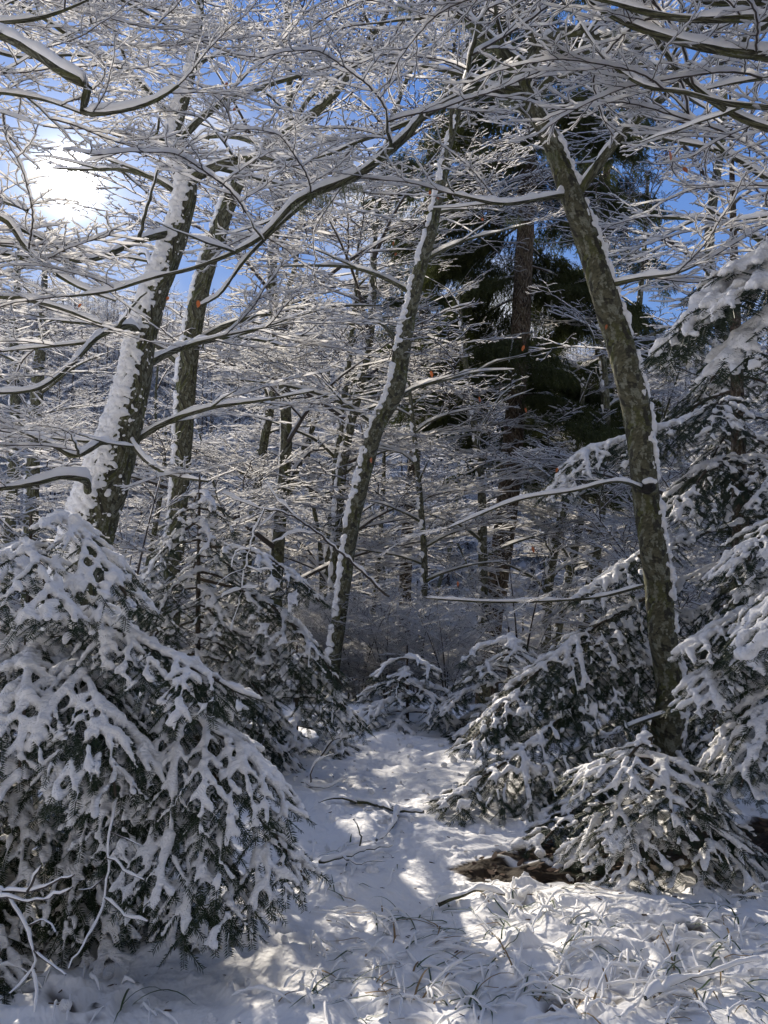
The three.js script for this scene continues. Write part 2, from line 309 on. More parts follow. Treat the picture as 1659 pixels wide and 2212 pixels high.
// ------------------------------------------------------------------ sprays of snowy beech twigs (instanced along the limbs)
// detail 2: near, rounded twigs and cushions; 1: wedge twigs; 0: sparse and thick for far woods
function wander(p, dir, len, step, rnd, bend, lift) {
  const pts = [{ p: p.clone(), r: 0 }], d = dir.clone(), n = Math.max(2, Math.round(len / step));
  let zig = rnd() < 0.5 ? 1 : -1; const arc = (rnd() - 0.5) * 0.5 * bend;
  for (let i = 0; i < n; i++) {
    const side = V().crossVectors(d, UP).normalize();
    d.addScaledVector(side, zig * bend * (0.4 + rnd()) + arc).add(V(0, lift + (rnd() - 0.5) * bend * 0.7, 0)).normalize(); zig = -zig;
    pts.push({ p: pts[i].p.clone().addScaledVector(d, len / n), r: 0 });
  }
  return pts;
}
function makeSpray(seed, detail) {
  const rnd = rng(seed), bark = new MB(), snow = new MB();
  let id = seed;
  const emit = (pts, r0, lvl) => {
    id++;
    const n = pts.length; pts.forEach((q, i) => { q.r = r0 * (1 - 0.55 * i / (n - 1)); });
    if (detail === 2) {
      tube(bark, pts.map((q) => ({ p: q.p, r: q.r * (lvl ? 0.75 : 0.9) })), lvl < 1 ? 5 : 4); const k = lvl === 0 ? 0.0125 : lvl === 1 ? 0.009 : 0.007;
      snowTube(snow, pts, lvl < 1 ? 6 : 5, (r) => r * 0.9 + k * 1.25, (r) => r * 0.55 + k * 0.72, id * 0.37, 0.4);
    } else { const k = detail === 1 ? 1 : 1.7; twig(bark, snow, pts, (r0 * 0.5 + 0.0042) * k, (r0 * 0.9 + 0.0095) * k, (r0 * 0.6 + 0.0008) * k, id * 0.37); }
  };
  const step = detail === 2 ? 0.045 : detail === 1 ? 0.08 : 0.2, L0 = 1.25;
  const grow = (p, dir, len, r, lvl) => {
    const pts = wander(p, dir, len, step * (lvl ? 0.9 : 1), rnd, lvl ? 0.27 : 0.2, lvl ? 0.02 : -0.01);
    emit(pts, r, lvl);
    if (lvl >= (detail ? 3 : 2)) return;
    let side = rnd() < 0.5 ? 1 : -1;
    const gap = [0.105, 0.08, 0.058][lvl] * (detail ? 1 : 1.6), n = Math.floor(len / gap);
    for (let i = 1; i <= n; i++) {
      const f = (i - 0.3 + 0.5 * rnd()) / (n + 0.4), at_ = f * (pts.length - 1), j = Math.min(pts.length - 2, Math.floor(at_)), q = pts[j].p.clone().lerp(pts[j + 1].p, at_ - j);
      const T = pts[j + 1].p.clone().sub(pts[j].p).normalize(), S = V().crossVectors(T, UP).normalize();
      side = -side;
      const ang = 0.8 + 0.6 * (rnd() - 0.5), nd = T.clone().multiplyScalar(Math.cos(ang)).addScaledVector(S, side * Math.sin(ang)); nd.y += 0.42 * (rnd() - 0.4); nd.normalize();
      const l = lvl === 0 ? lerp(0.62, 0.16, f) * (0.35 + 0.95 * rnd()) : lvl === 1 ? lerp(0.24, 0.06, f) * (0.5 + 0.9 * rnd()) * Math.min(1, len / 0.4) : 0.03 + 0.05 * rnd();
      if (l > 0.03) grow(q, nd, l, r * [0.6, 0.62, 0.7][lvl], lvl + 1);
    }
  };
  grow(V(), V(1, 0.1, 0).normalize(), L0, 0.0075, 0);
  const g = mergeGeometries([bark.geo(), snow.geo()], true);
  g.userData.tris = (bark.i.length + snow.i.length) / 3; return g;
}
const SPRAY = { 2: [1, 2, 3, 4].map((s) => makeSpray(100 + s, 2)), 1: [1, 2, 3, 4, 5].map((s) => makeSpray(200 + s, 1)), 0: [1, 2, 3].map((s) => makeSpray(300 + s, 0)) };
console.log('spray triangles', [0, 1, 2].map((d) => SPRAY[d].map((g) => g.userData.tris).join(' ')).join(' | '));
const SPRAYMAT = [M.twig, M.frost];
function sprayMatrix(p, dir, scale, roll = 0) {
  const yaw = Math.atan2(-dir.z, dir.x), el = clamp(Math.asin(clamp(dir.y, -1, 1)), -0.5, 0.55);
  return new THREE.Matrix4().compose(p, new THREE.Quaternion().setFromEuler(new THREE.Euler(roll, yaw, el, 'YZX')), V(scale, scale, scale));
}
const TRI = { n: 0 };

// ------------------------------------------------------------------ broadleaved trees
// a limb: bark with its side branches, its snow, and places for sprays
function growLimb(nodes, rnd, o, sprays) {
  const bark = new MB(), snow = new MB(), step = o.step || 0.12, pts = smooth(nodes, step);
  const lumps = (q, s, a) => { q.forEach((x, i) => { if (i) { x.p.x += a * vnoise(x.p.x * 4, s, x.p.z * 4); x.p.y += a * vnoise(x.p.y * 4 + 3, s, x.p.x * 4); } }); };
  const run = (pts, lvl, seed) => {
    tube(bark, pts, lvl === 0 ? o.sides : Math.max(4, o.sides - 3), 0.16, 0.09, false, 0.6);
    const q = pts.filter((_, i) => true);
    snowTube(snow, q, lvl === 0 ? o.sides : Math.max(5, o.sides - 3), (r) => Math.min(r * 0.95 + 0.019, 0.055) * o.snow, (r) => Math.min(r * 0.62 + 0.008, 0.055) * (0.5 + 0.5 * o.snow), seed, 0.55);
  };
  run(pts, 0, rnd() * 50);
  let len = 0; for (let i = 1; i < pts.length; i++) len += pts[i].p.distanceTo(pts[i - 1].p);
  const gap = o.gap || 0.4; let side = rnd() < 0.5 ? 1 : -1, s = 0, next = (o.from ?? 0.25) * len;
  for (let i = 1; i < pts.length; i++) {
    s += pts[i].p.distanceTo(pts[i - 1].p);
    while (s > next && i < pts.length - 1) {
      next += gap * (0.6 + 0.8 * rnd()); side = -side;
      const T = tangent(pts, i), S = V().crossVectors(T, UP); if (S.lengthSq() < 0.05) S.set(rnd() - 0.5, 0, rnd() - 0.5); S.normalize();
      const f = s / len, l = (o.reach || 1.5) * lerp(1, 0.35, f) * (0.55 + 0.7 * rnd()), ang = 0.7 + 0.5 * rnd();
      const d = T.clone().multiplyScalar(Math.cos(ang)).addScaledVector(S, side * Math.sin(ang)); d.y = d.y * 0.5 + 0.1 + 0.25 * (rnd() - 0.4); d.normalize();
      if (l > 0.55) {
        const sub = wander(pts[i].p, d, l, 0.14, rnd, 0.13, d.y > 0.1 ? -0.015 : 0.01), r0 = Math.min(pts[i].r * 0.62, 0.006 + 0.011 * l); sub.forEach((q, j) => { q.r = r0 * (1 - 0.7 * j / (sub.length - 1)); });
        run(sub, 1, rnd() * 50);
        let sd = side; const n = Math.max(2, Math.round(l / (o.sprayGap || 0.235)));
        for (let j = 1; j <= n; j++) {
          const k = Math.min(sub.length - 1, Math.round(j / n * (sub.length - 1))), T2 = tangent(sub, k), S2 = V().crossVectors(T2, UP).normalize(); sd = -sd;
          const a2 = j === n ? 0.1 : 0.65 + 0.4 * rnd(), d2 = T2.clone().multiplyScalar(Math.cos(a2)).addScaledVector(S2, sd * Math.sin(a2)); d2.y += 0.25 * (rnd() - 0.5);
          sprays.push([sub[k].p, d2.normalize(), (o.spray || 0.9) * (0.6 + 0.6 * rnd())]);
        }
      } else sprays.push([pts[i].p, d, (o.spray || 0.9) * (0.5 + 0.6 * rnd())]);
    }
  }
  sprays.push([pts[pts.length - 1].p, tangent(pts, pts.length - 1), (o.spray || 0.9) * (0.7 + 0.4 * rnd())]);
  return [bark.geo(), snow.geo()];
}
// how thick the twigs stand in a direction, 0 to 1: gaps in the canopy
const GAPS = [[148, 390, 125, 0.99], [200, 170, 70, 0.4], [330, 60, 80, 0.3], [300, 270, 110, 0.25], [1480, 330, 190, 0.5], [1400, 760, 80, 0.6], [1130, 600, 90, 0.55], [820, 560, 90, 0.4], [850, 1400, 170, 0.6], [1100, 700, 200, 0.3]];
// stems that the photograph shows nearly free of twigs in front of them: [x, y] along the stem, half width, its distance
const CLEAR = [[[[165, 1250], [222, 1050], [262, 930], [290, 830], [303, 740], [330, 640], [366, 545], [400, 395]], 70, 6.9], [[[392, 1000], [404, 800], [420, 690], [440, 600], [468, 510]], 40, 9.8], [[[700, 1600], [738, 1300], [757, 1150], [787, 1020], [815, 920], [853, 845], [866, 770], [884, 680], [930, 500]], 75, 8.9],
  [[[1440, 1600], [1450, 1500], [1420, 1240], [1386, 980], [1340, 750], [1262, 500], [1192, 310], [1130, 190]], 60, 5.2], [[[1058, 1380], [1097, 1080], [1120, 780], [1136, 480]], 45, 13.5]];
function keep(p) {
  const q = p.clone().applyMatrix4(camera.matrixWorldInverse); if (q.z > -0.5) return 1;
  const x = 829.5 + q.x / -q.z * PX, y = 1106 - q.y / -q.z * PX; let k = 1;
  for (const [line, half, d] of CLEAR) if (-q.z < d) for (let i = 0; i + 1 < line.length; i++) {
    const [ax, ay] = line[i], bx = line[i + 1][0] - ax, by = line[i + 1][1] - ay, t = clamp(((x - ax) * bx + (y - ay) * by) / (bx * bx + by * by), 0, 1), e = Math.hypot(x - ax - bx * t, y - ay - by * t);
    if (e < half) { k *= 0.1; break; }
  }
  for (const [cx, cy, r, a] of GAPS) k *= 1 - a * (1 - sm(Math.hypot(x - cx, y - cy), r * 0.6, r * 1.3));
  return k;
}
// openings towards the sun, known from the sunlit places in the photograph: [x, y, distance or 0 for the ground, radius]
const LIT = [[790, 1870, 0, 0.22], [850, 1905, 0, 0.2], [720, 2170, 0, 0.24], [820, 2110, 0, 0.18], [1010, 1900, 0, 0.16], [1330, 800, 5.3, 0.3], [1390, 1050, 5.3, 0.3], [1430, 1330, 5.3, 0.3], [1240, 1010, 5.9, 0.4], [1310, 1330, 5.7, 0.35], [1100, 1520, 5.1, 0.3], [1210, 1640, 4.8, 0.28], [430, 1100, 5.6, 0.25], [530, 1280, 4.6, 0.25], [1000, 1290, 4.9, 0.3]].map(([x, y, d, r]) => {
  let q; if (d) q = at(x, y, d); else { let e = 1; while (e < 30) { q = at(x, y, e); if (q.y <= groundH(q.x, q.z) + 0.03) break; e += 0.02; } }
  return [q, r];
});
function sunlit(p) {
  for (const [q, r] of LIT) { const w = p.clone().sub(q), t = w.dot(sunDir); if (t > 0.25 && w.addScaledVector(sunDir, -t).length() < r) return 0.08; }
  return 1;
}
function addSprays(t, sprays, detail, rnd, clear = 2.6) {
  const set = SPRAY[detail], lists = set.map(() => []);
  for (const [p, d, sc] of sprays) {
    if (clear >= 0 && (p.distanceTo(EYE) < clear || rnd() > Math.min(keep(p), keep(p.clone().addScaledVector(d, 0.45 * sc)), keep(p.clone().addScaledVector(d, 0.9 * sc)), sunlit(p), sunlit(p.clone().addScaledVector(d, 0.35 * sc)), sunlit(p.clone().addScaledVector(d, 0.75 * sc)), sunlit(p.clone().addScaledVector(d, 1.1 * sc))))) continue;
    lists[Math.floor(rnd() * set.length)].push(sprayMatrix(p, d, sc, (rnd() - 0.5) * 0.5));
  }
  lists.forEach((l, k) => { if (l.length) inst('snowy_twigs', set[k], SPRAYMAT, l, t); });
}
// snow that the wind has stuck to one side of a trunk
function trunkSnow(pts, side, cover, size, cell, rnd, spread = 1.5) {
  const out = new MB(); let caps = [], s = 0;
  for (let i = 1; i < pts.length; i++) {
    const L = pts[i].p.distanceTo(pts[i - 1].p), T = tangent(pts, i), r = pts[i].r; s += L;
    const n = L / size * cover * Math.max(1, r / size) * 2.2; let c = Math.floor(n) + (rnd() < n % 1 ? 1 : 0);
    if (vnoise(s / 0.35, side.x * 5, 2.2) + 0.5 * vnoise(s / 0.12, 3, 7) < 0.55 - cover * 1.1) c = 0;
    while (c--) {
      const d = side.clone().addScaledVector(V(rnd() - 0.5, rnd() - 0.5, rnd() - 0.5), spread * Math.min(1, cover)); d.addScaledVector(T, -d.dot(T)).normalize();
      const R = size * (0.4 + 0.9 * rnd() * rnd()), a = pts[i].p.clone().addScaledVector(T, (rnd() - 0.5) * L).addScaledVector(d, r - R * 0.3);
      caps.push({ a, b: a.clone().add(V((rnd() - 0.5) * size, (rnd() - 0.3) * size, (rnd() - 0.5) * size)), r: R });
    }
    if (caps.length && (s > 1 || i === pts.length - 1)) { snowBody(caps, cell, size * 0.6, cell * 0.55, out); caps = []; s = 0; }
  }
  return out.geo();
}
// a beard of lichen hanging from a limb
function lichen(t, x, y, d, n, len) {
  const rnd = rng(Math.round(x * 7 + y)), mb = new MB(), c = at(x, y, d);
  for (let k = 0; k < n; k++) {
    const p = c.clone().add(V((rnd() - 0.5) * len * 1.4, (rnd() - 0.6) * 0.03, (rnd() - 0.5) * 0.06)), l = len * (0.3 + 0.8 * rnd()), dx = (rnd() - 0.5) * 0.5, dz = (rnd() - 0.5) * 0.5, pts = [];
    for (let i = 0; i <= 4; i++) pts.push({ p: p.clone().add(V(dx * l * i / 4 + 0.006 * (rnd() - 0.5), -l * i / 4, dz * l * i / 4 + 0.006 * (rnd() - 0.5))), r: 0.0017 * (1 - i / 5) });
    tube(mb, pts, 3);
  }
  part('lichen', mb.geo(), M.lichen, t, { kind: 'stuff' });
}
const wpx = (w, d) => w * d / PX / 2;                                    // radius of something w picture units wide
function beech(spec) {
  const rnd = rng(spec.seed), t = thing(spec.name || 'beech_tree', spec.label, 'tree', spec.group);
  let nodes = spec.pts.map(([x, y, d, w]) => ({ p: at(x, y, d), r: wpx(w, d) }));
  // carry the stem down into the ground
  if (!spec.hanging) {
    const a = nodes[0], b = nodes[1], dir = a.p.clone().sub(b.p).normalize(); if (dir.y > -0.5) dir.y = -0.5; dir.normalize();
    const drop = a.p.y - groundH(a.p.x, a.p.z) + 0.15; if (drop > 0.02) nodes.unshift({ p: a.p.clone().addScaledVector(dir, drop / -dir.y), r: a.r * 1.35 });
  }
  const pts = smooth(nodes, spec.step || 0.12), d0 = spec.pts[0][2];
  const mb = new MB(); tube(mb, pts, d0 < 9 ? 22 : d0 < 14 ? 14 : 10, 0.07, 0.12, true, 0.6);
  const trunk = part('trunk', mb.geo(), M.bark, t);
  if (spec.snow) part('snow', trunkSnow(pts, V(...spec.snow[0]).normalize(), spec.snow[1], spec.snow[2], Math.max(0.011, d0 * 0.0017), rnd), M.snow, trunk);
  if (spec.snow && spec.specks) part('snow', trunkSnow(pts, V(...spec.snow[0]).normalize(), spec.specks, 0.017, 0.0125, rnd, 2.4), M.snow, trunk);
  const sprays = [], detail = spec.detail ?? (d0 < 8 ? 2 : 1);
  const add = (ns, o) => {
    const lo = { sides: d0 < 8 ? 9 : 6, snow: 1, step: d0 < 8 ? 0.055 : 0.14, ...o }, [b, s] = growLimb(ns, rnd, lo, sprays);
    const l = part('limb', b, M.bark, t); part('snow', s, d0 < 9 ? M.snow : M.frost, l); return l;
  };
  for (const l of spec.limbs || []) add(l.pts.map(([x, y, d, w]) => ({ p: at(x, y, d), r: wpx(w, d) })), l);
  if (spec.auto) {
    const { n, from, len, rise = 0.5, az = null, spread = 3.14 } = spec.auto;
    let tot = 0; const cum = pts.map((q, i) => (i ? (tot += q.p.distanceTo(pts[i - 1].p)) : 0));
    let phi = rnd() * 6.28;
    for (let k = 0; k < n; k++) {
      const f = from + (1 - from) * (k + rnd() * 0.7) / n, i = Math.max(1, cum.findIndex((c) => c >= f * tot)), q = pts[i < 0 ? pts.length - 1 : i];
      phi += 2.4 + rnd() * 0.6; const A = az === null ? phi : az + ((phi % 6.283) / 3.1416 - 1) * spread, l = len * lerp(1, 0.45, (f - from) / (1 - from)) * (0.65 + 0.6 * rnd());
      if (spec.auto.back && f < spec.auto.back && Math.sin(A) > 0.1) continue;
      const e0 = rise * (0.5 + rnd()) + 0.3 * f, ns = [{ p: q.p.clone(), r: Math.min(q.r * 0.5, 0.01 + l * 0.011) }];
      let e = e0; const p = q.p.clone(), m = 4;
      for (let j = 1; j <= m; j++) { p.add(V(Math.cos(A) * Math.cos(e), Math.sin(e), Math.sin(A) * Math.cos(e)).multiplyScalar(l / m)).add(V((rnd() - 0.5), (rnd() - 0.5) * 0.6, (rnd() - 0.5)).multiplyScalar(l * 0.07)); e = lerp(e, 0.05, 0.4); ns.push({ p: p.clone(), r: ns[0].r * (1 - 0.75 * j / m) }); }
      add(ns, { gap: spec.auto.gap || 0.42, reach: l * 0.55, spray: spec.auto.spray, sprayGap: spec.auto.sprayGap });
    }
  }
  addSprays(t, sprays, detail, rnd, spec.clear);
  for (const [x, y, d, n = 60, len = 0.1] of spec.lichen || []) lichen(t, x, y, d, n, len);
  return t;
}
// explicit trees of the photograph
const leaner = beech({ seed: 11, lichen: [[1050, 92, 5.0, 150, 0.12], [1092, 138, 5.1, 130, 0.13], [1015, 50, 4.95, 90, 0.1], [1098, 210, 5.05, 70, 0.09], [648, 442, 4.45, 60, 0.08], [690, 420, 4.55, 90, 0.1], [758, 400, 4.65, 70, 0.1], [1190, 330, 5.1, 60, 0.07], [870, 10, 4.8, 80, 0.09], [1345, 60, 4.85, 70, 0.09], [1110, 470, 4.8, 40, 0.08]], label: 'grey beech on the right leaning left over the path, patchy bark, forked top', specks: 0.5, snow: [[0.9, 0.55, 0.1], 0.5, 0.03],
  pts: [[1425, 1740, 5.3, 84], [1435, 1620, 5.3, 76], [1450, 1500, 5.3, 60], [1432, 1380, 5.3, 60], [1420, 1240, 5.3, 58], [1398, 1100, 5.3, 57], [1386, 980, 5.3, 56], [1372, 880, 5.3, 60], [1340, 750, 5.3, 60], [1300, 620, 5.25, 55], [1262, 500, 5.2, 52], [1225, 400, 5.2, 46], [1192, 310, 5.2, 40], [1150, 230, 5.2, 34], [1130, 190, 5.2, 32], [1140, 150, 5.2, 30], [1160, 110, 5.15, 27], [1205, 75, 5.1, 25], [1270, 68, 5.0, 22], [1340, 92, 4.9, 18], [1420, 100, 4.8, 14], [1520, 60, 4.7, 9]],
  limbs: [
    { pts: [[1125, 198, 5.2, 24], [1060, 195, 5.1, 21], [990, 208, 5.0, 19], [920, 245, 4.9, 19], [870, 300, 4.8, 18], [770, 380, 4.7, 17], [690, 412, 4.6, 16], [640, 435, 4.5, 14], [560, 515, 4.4, 11], [430, 575, 4.3, 9], [330, 600, 4.2, 8], [230, 630, 4.15, 7], [150, 640, 4.1, 5]], reach: 1.1, gap: 0.3, from: 0.12 },
    { pts: [[1140, 155, 5.2, 28], [1105, 130, 5.15, 26], [1060, 90, 5.1, 26], [1000, 35, 5.0, 24], [950, -20, 4.9, 20], [880, -90, 4.8, 14]], reach: 1.2, gap: 0.35, from: 0.15 },
    { pts: [[1150, 225, 5.2, 16], [1180, 180, 5.2, 14], [1260, 150, 5.1, 12], [1360, 140, 5.0, 10], [1480, 150, 4.8, 7]], reach: 1.0, gap: 0.3 },
    { pts: [[690, 412, 4.6, 11], [610, 480, 4.5, 9], [530, 560, 4.4, 8], [470, 640, 4.35, 6], [430, 660, 4.3, 4]], reach: 0.8, gap: 0.25, from: 0.2 },
    { pts: [[1225, 420, 5.2, 14], [1165, 430, 5.0, 10], [1080, 440, 4.8, 8], [980, 420, 4.7, 6]], reach: 0.8, gap: 0.3 },
    { pts: [[1300, 620, 5.25, 12], [1390, 600, 5.1, 9], [1460, 590, 5.0, 6], [1530, 560, 5.0, 4]], reach: 0.8, gap: 0.25 },
    { pts: [[1400, 1060, 5.25, 9], [1330, 1040, 5.0, 7], [1240, 1060, 4.9, 7], [1120, 1080, 4.8, 6], [970, 1140, 4.7, 4]], reach: 0.3, gap: 0.6, snow: 0.7, spray: 0.35 },
    { pts: [[1390, 1265, 5.25, 9], [1290, 1290, 5.1, 7], [1180, 1298, 5.0, 6], [1060, 1300, 4.9, 6], [920, 1292, 4.8, 4]], reach: 0.3, gap: 0.6, snow: 0.6, from: 0.5, spray: 0.35 },
    { pts: [[1440, 1540, 5.25, 11], [1380, 1560, 5.1, 8], [1290, 1600, 5.0, 6], [1210, 1640, 4.9, 4]], reach: 0.3, gap: 0.6, snow: 0.7, from: 0.5, spray: 0.3 },
  ], auto: { n: 6, from: 0.62, len: 2.4, rise: 0.6, spray: 0.85 } });
{ // the dark knot of a lost limb, capped with snow
  const c = at(1402, 1052, 5.16), mb = new MB(), sn = new MB();
  tube(mb, smooth([{ p: c.clone().add(V(0, 0, -0.1)), r: 0.05 }, { p: c.clone(), r: 0.042 }, { p: c.clone().add(V(0.005, -0.005, 0.035)), r: 0.03 }, { p: c.clone().add(V(0.005, -0.005, 0.045)), r: 0.004 }], 0.02), 14, 0.2, 0.03, true, 0.6);
  const k = part('knot', mb.geo(), M.knot, leaner); snowBody([[-0.03, 0.035, 0.02, 0.022], [0, 0.042, 0.025, 0.026], [0.03, 0.036, 0.02, 0.021]].map(([x, y, z, r]) => { const a = c.clone().add(V(x, y, z)); return { a, b: a, r }; }), 0.007, 0.015, 0.003, sn); part('snow', sn.geo(), M.snow, k);
}
beech({ seed: 12, label: 'thick leaning beech on the left plastered with snow on its upper side', specks: 0.8, snow: [[-0.5, 0.3, 0.85], 0.95, 0.027],
  pts: [[165, 1250, 7, 112], [190, 1150, 7, 112], [222, 1050, 7, 104], [262, 930, 7, 86], [288, 830, 7, 72], [303, 740, 7, 64], [330, 640, 7, 60], [366, 545, 7, 55], [392, 460, 7, 50], [402, 395, 7, 46], [372, 320, 7, 38], [378, 265, 7, 34], [404, 185, 7, 26], [420, 110, 7, 19], [432, 30, 7, 14], [440, -80, 7, 8]],
  limbs: [
    { pts: [[400, 400, 7, 26], [440, 372, 6.9, 22], [500, 350, 6.8, 18], [560, 340, 6.6, 12], [640, 345, 6.4, 7]], reach: 1.3, gap: 0.35 },
    { pts: [[300, 730, 7, 20], [280, 705, 6.7, 17], [215, 725, 6.4, 13], [150, 790, 6.1, 11], [80, 840, 5.9, 9], [-20, 850, 5.7, 6]], reach: 1.3, gap: 0.35 },
    { pts: [[190, 1060, 6.7, 17], [180, 1035, 6.4, 16], [130, 1030, 6.2, 14], [70, 1045, 6.0, 13], [0, 1055, 5.8, 11], [-80, 1060, 5.6, 8]], reach: 0.6, gap: 0.5, snow: 1.4 },
    { pts: [[250, 960, 7, 18], [220, 955, 6.7, 14], [160, 985, 6.4, 11], [110, 960, 6.2, 8], [40, 930, 6, 5]], reach: 1.1, gap: 0.35 },
    { pts: [[262, 920, 7, 16], [310, 990, 6.8, 11], [365, 1025, 6.7, 8], [450, 1040, 6.6, 5]], reach: 0.8, gap: 0.35 },
    { pts: [[375, 500, 7, 18], [300, 520, 6.6, 14], [200, 560, 6.2, 11], [90, 560, 5.9, 8], [-40, 540, 5.6, 6]], reach: 1.4, gap: 0.33 },
    { pts: [[372, 320, 7, 16], [335, 298, 6.8, 12], [290, 300, 6.6, 8], [245, 290, 6.4, 5]], reach: 0.6, gap: 0.4 },
  ], auto: { n: 12, from: 0.35, back: 0.7, len: 2.6, rise: 0.45, spray: 0.95 } });
beech({ seed: 13, label: 'straight grey beech behind the young fir, bending right at its top', snow: [[-0.8, 0.4, 0.5], 0.5, 0.03],
  pts: [[383, 1110, 10, 40], [392, 1000, 10, 40], [398, 900, 10, 42], [404, 800, 10, 44], [420, 690, 10, 40], [440, 600, 10, 38], [468, 510, 10, 38], [493, 440, 10, 36], [515, 390, 10, 30], [545, 345, 10, 25], [610, 295, 9.8, 22], [665, 255, 9.6, 20], [725, 200, 9.4, 17], [780, 115, 9.2, 14], [830, 40, 9, 11], [860, -60, 9, 7]],
  auto: { n: 14, from: 0.35, back: 0.75, len: 3.0, rise: 0.5, spray: 1.0 } });
beech({ seed: 14, label: 'crooked slim beech in the middle leaning right, snow patches down its left side', snow: [[-0.7, 0.5, 0.5], 0.55, 0.03],
  pts: [[700, 1600, 9, 34], [716, 1450, 9, 34], [738, 1300, 9, 31], [757, 1150, 9, 34], [787, 1020, 9, 33], [815, 920, 9, 34], [853, 845, 9, 42], [866, 770, 9, 38], [884, 680, 9, 31], [905, 590, 9, 29], [930, 500, 9, 27], [948, 420, 9, 23], [962, 340, 9, 19], [985, 260, 9, 15], [1000, 180, 9, 11], [1010, 80, 9, 7]],
  auto: { n: 15, from: 0.42, back: 0.8, len: 2.4, rise: 0.4, spray: 1.0 } });
const thin = (seed, pts, label, auto = {}, snow = 0.4) => beech({ seed, label, pts, snow: [[-0.7, 0.5, 0.5], snow, 0.028], auto: { n: 11, from: 0.35, len: 2.4, rise: 0.35, spray: 1.0, ...auto } });
thin(21, [[708, 1290, 13, 24], [716, 1160, 13, 23], [728, 1010, 13, 19], [740, 890, 13, 15], [756, 760, 13, 12], [768, 640, 13, 9], [775, 520, 13, 5]], 'thin dark upright trunk just left of the crooked middle beech');
thin(22, [[552, 1080, 14, 20], [566, 980, 14, 20], [584, 880, 14, 18], [600, 770, 14, 16], [614, 660, 14, 13], [640, 560, 14, 9], [650, 440, 14, 5]], 'thin trunk hung with lichen between the straight beech and the middle beech');
thin(23, [[905, 1560, 11, 15], [910, 1400, 11, 15], [917, 1220, 11, 14], [906, 1060, 11, 13], [893, 920, 11, 10], [880, 800, 11, 6]], 'pole-thin trunk rising from the dark hollow at the end of the path', { len: 1.6 });
thin(24, [[1045, 1400, 12, 23], [1043, 1220, 12, 21], [1040, 1060, 12, 18], [1022, 900, 12, 14], [1004, 770, 12, 11], [990, 640, 12, 7]], 'thin snowy trunk close against the left of the big spruce trunk', { len: 2 });
thin(25, [[1178, 1400, 13, 22], [1188, 1240, 13, 21], [1215, 1110, 13, 19], [1245, 960, 13, 14], [1262, 820, 13, 9]], 'mossy trunk leaning right, leftmost of three behind the sunlit fir bough', { len: 2 });
thin(26, [[1208, 1350, 14, 18], [1240, 1190, 14, 18], [1268, 1060, 14, 16], [1290, 930, 14, 11], [1300, 800, 14, 7]], 'mossy trunk leaning right, middle one of three behind the sunlit fir bough', { len: 1.8 });
thin(27, [[1270, 1300, 13, 23], [1293, 1150, 13, 22], [1308, 1000, 13, 20], [1308, 870, 13, 19], [1300, 740, 13, 16], [1294, 600, 13, 12], [1290, 420, 13, 7]], 'dark trunk with snow flecks just left of the leaning beech on the right', { len: 2.4 });
thin(28, [[68, 1120, 15, 30], [72, 960, 15, 29], [82, 820, 15, 26], [92, 700, 15, 19], [97, 590, 15, 12], [100, 500, 15, 6]], 'shaded trunk in the thicket at the far left behind the snow plastered beech');
thin(29, [[22, 1120, 18, 24], [32, 940, 18, 23], [30, 760, 18, 19], [38, 600, 18, 12], [42, 520, 18, 6]], 'shaded trunk at the left edge of the picture, leftmost in the thicket');
thin(30, [[322, 1210, 14, 13], [338, 1120, 14, 12], [352, 1030, 14, 9], [360, 900, 14, 6]], 'short leaning stem in the dark gap between the left beech and the young fir', { len: 1.5 });
thin(31, [[795, 1540, 16, 14], [798, 1400, 16, 13], [815, 1240, 16, 12], [828, 1050, 16, 9], [830, 880, 16, 5]], 'slender stem in the dark valley behind the crooked middle beech', { len: 1.8 });
thin(32, [[590, 1180, 16, 20], [618, 1080, 16, 20], [645, 1000, 16, 17], [690, 880, 16, 10], [720, 760, 16, 5]], 'strongly leaning sunlit stem white with snow above the young fir', { len: 1.8 }, 1.3);
thin(33, [[1366, 900, 17, 16], [1372, 760, 17, 15], [1390, 560, 17, 11], [1400, 380, 17, 7]], 'slim stem seen just right of the leaning beech against the sky', { len: 2.4 });
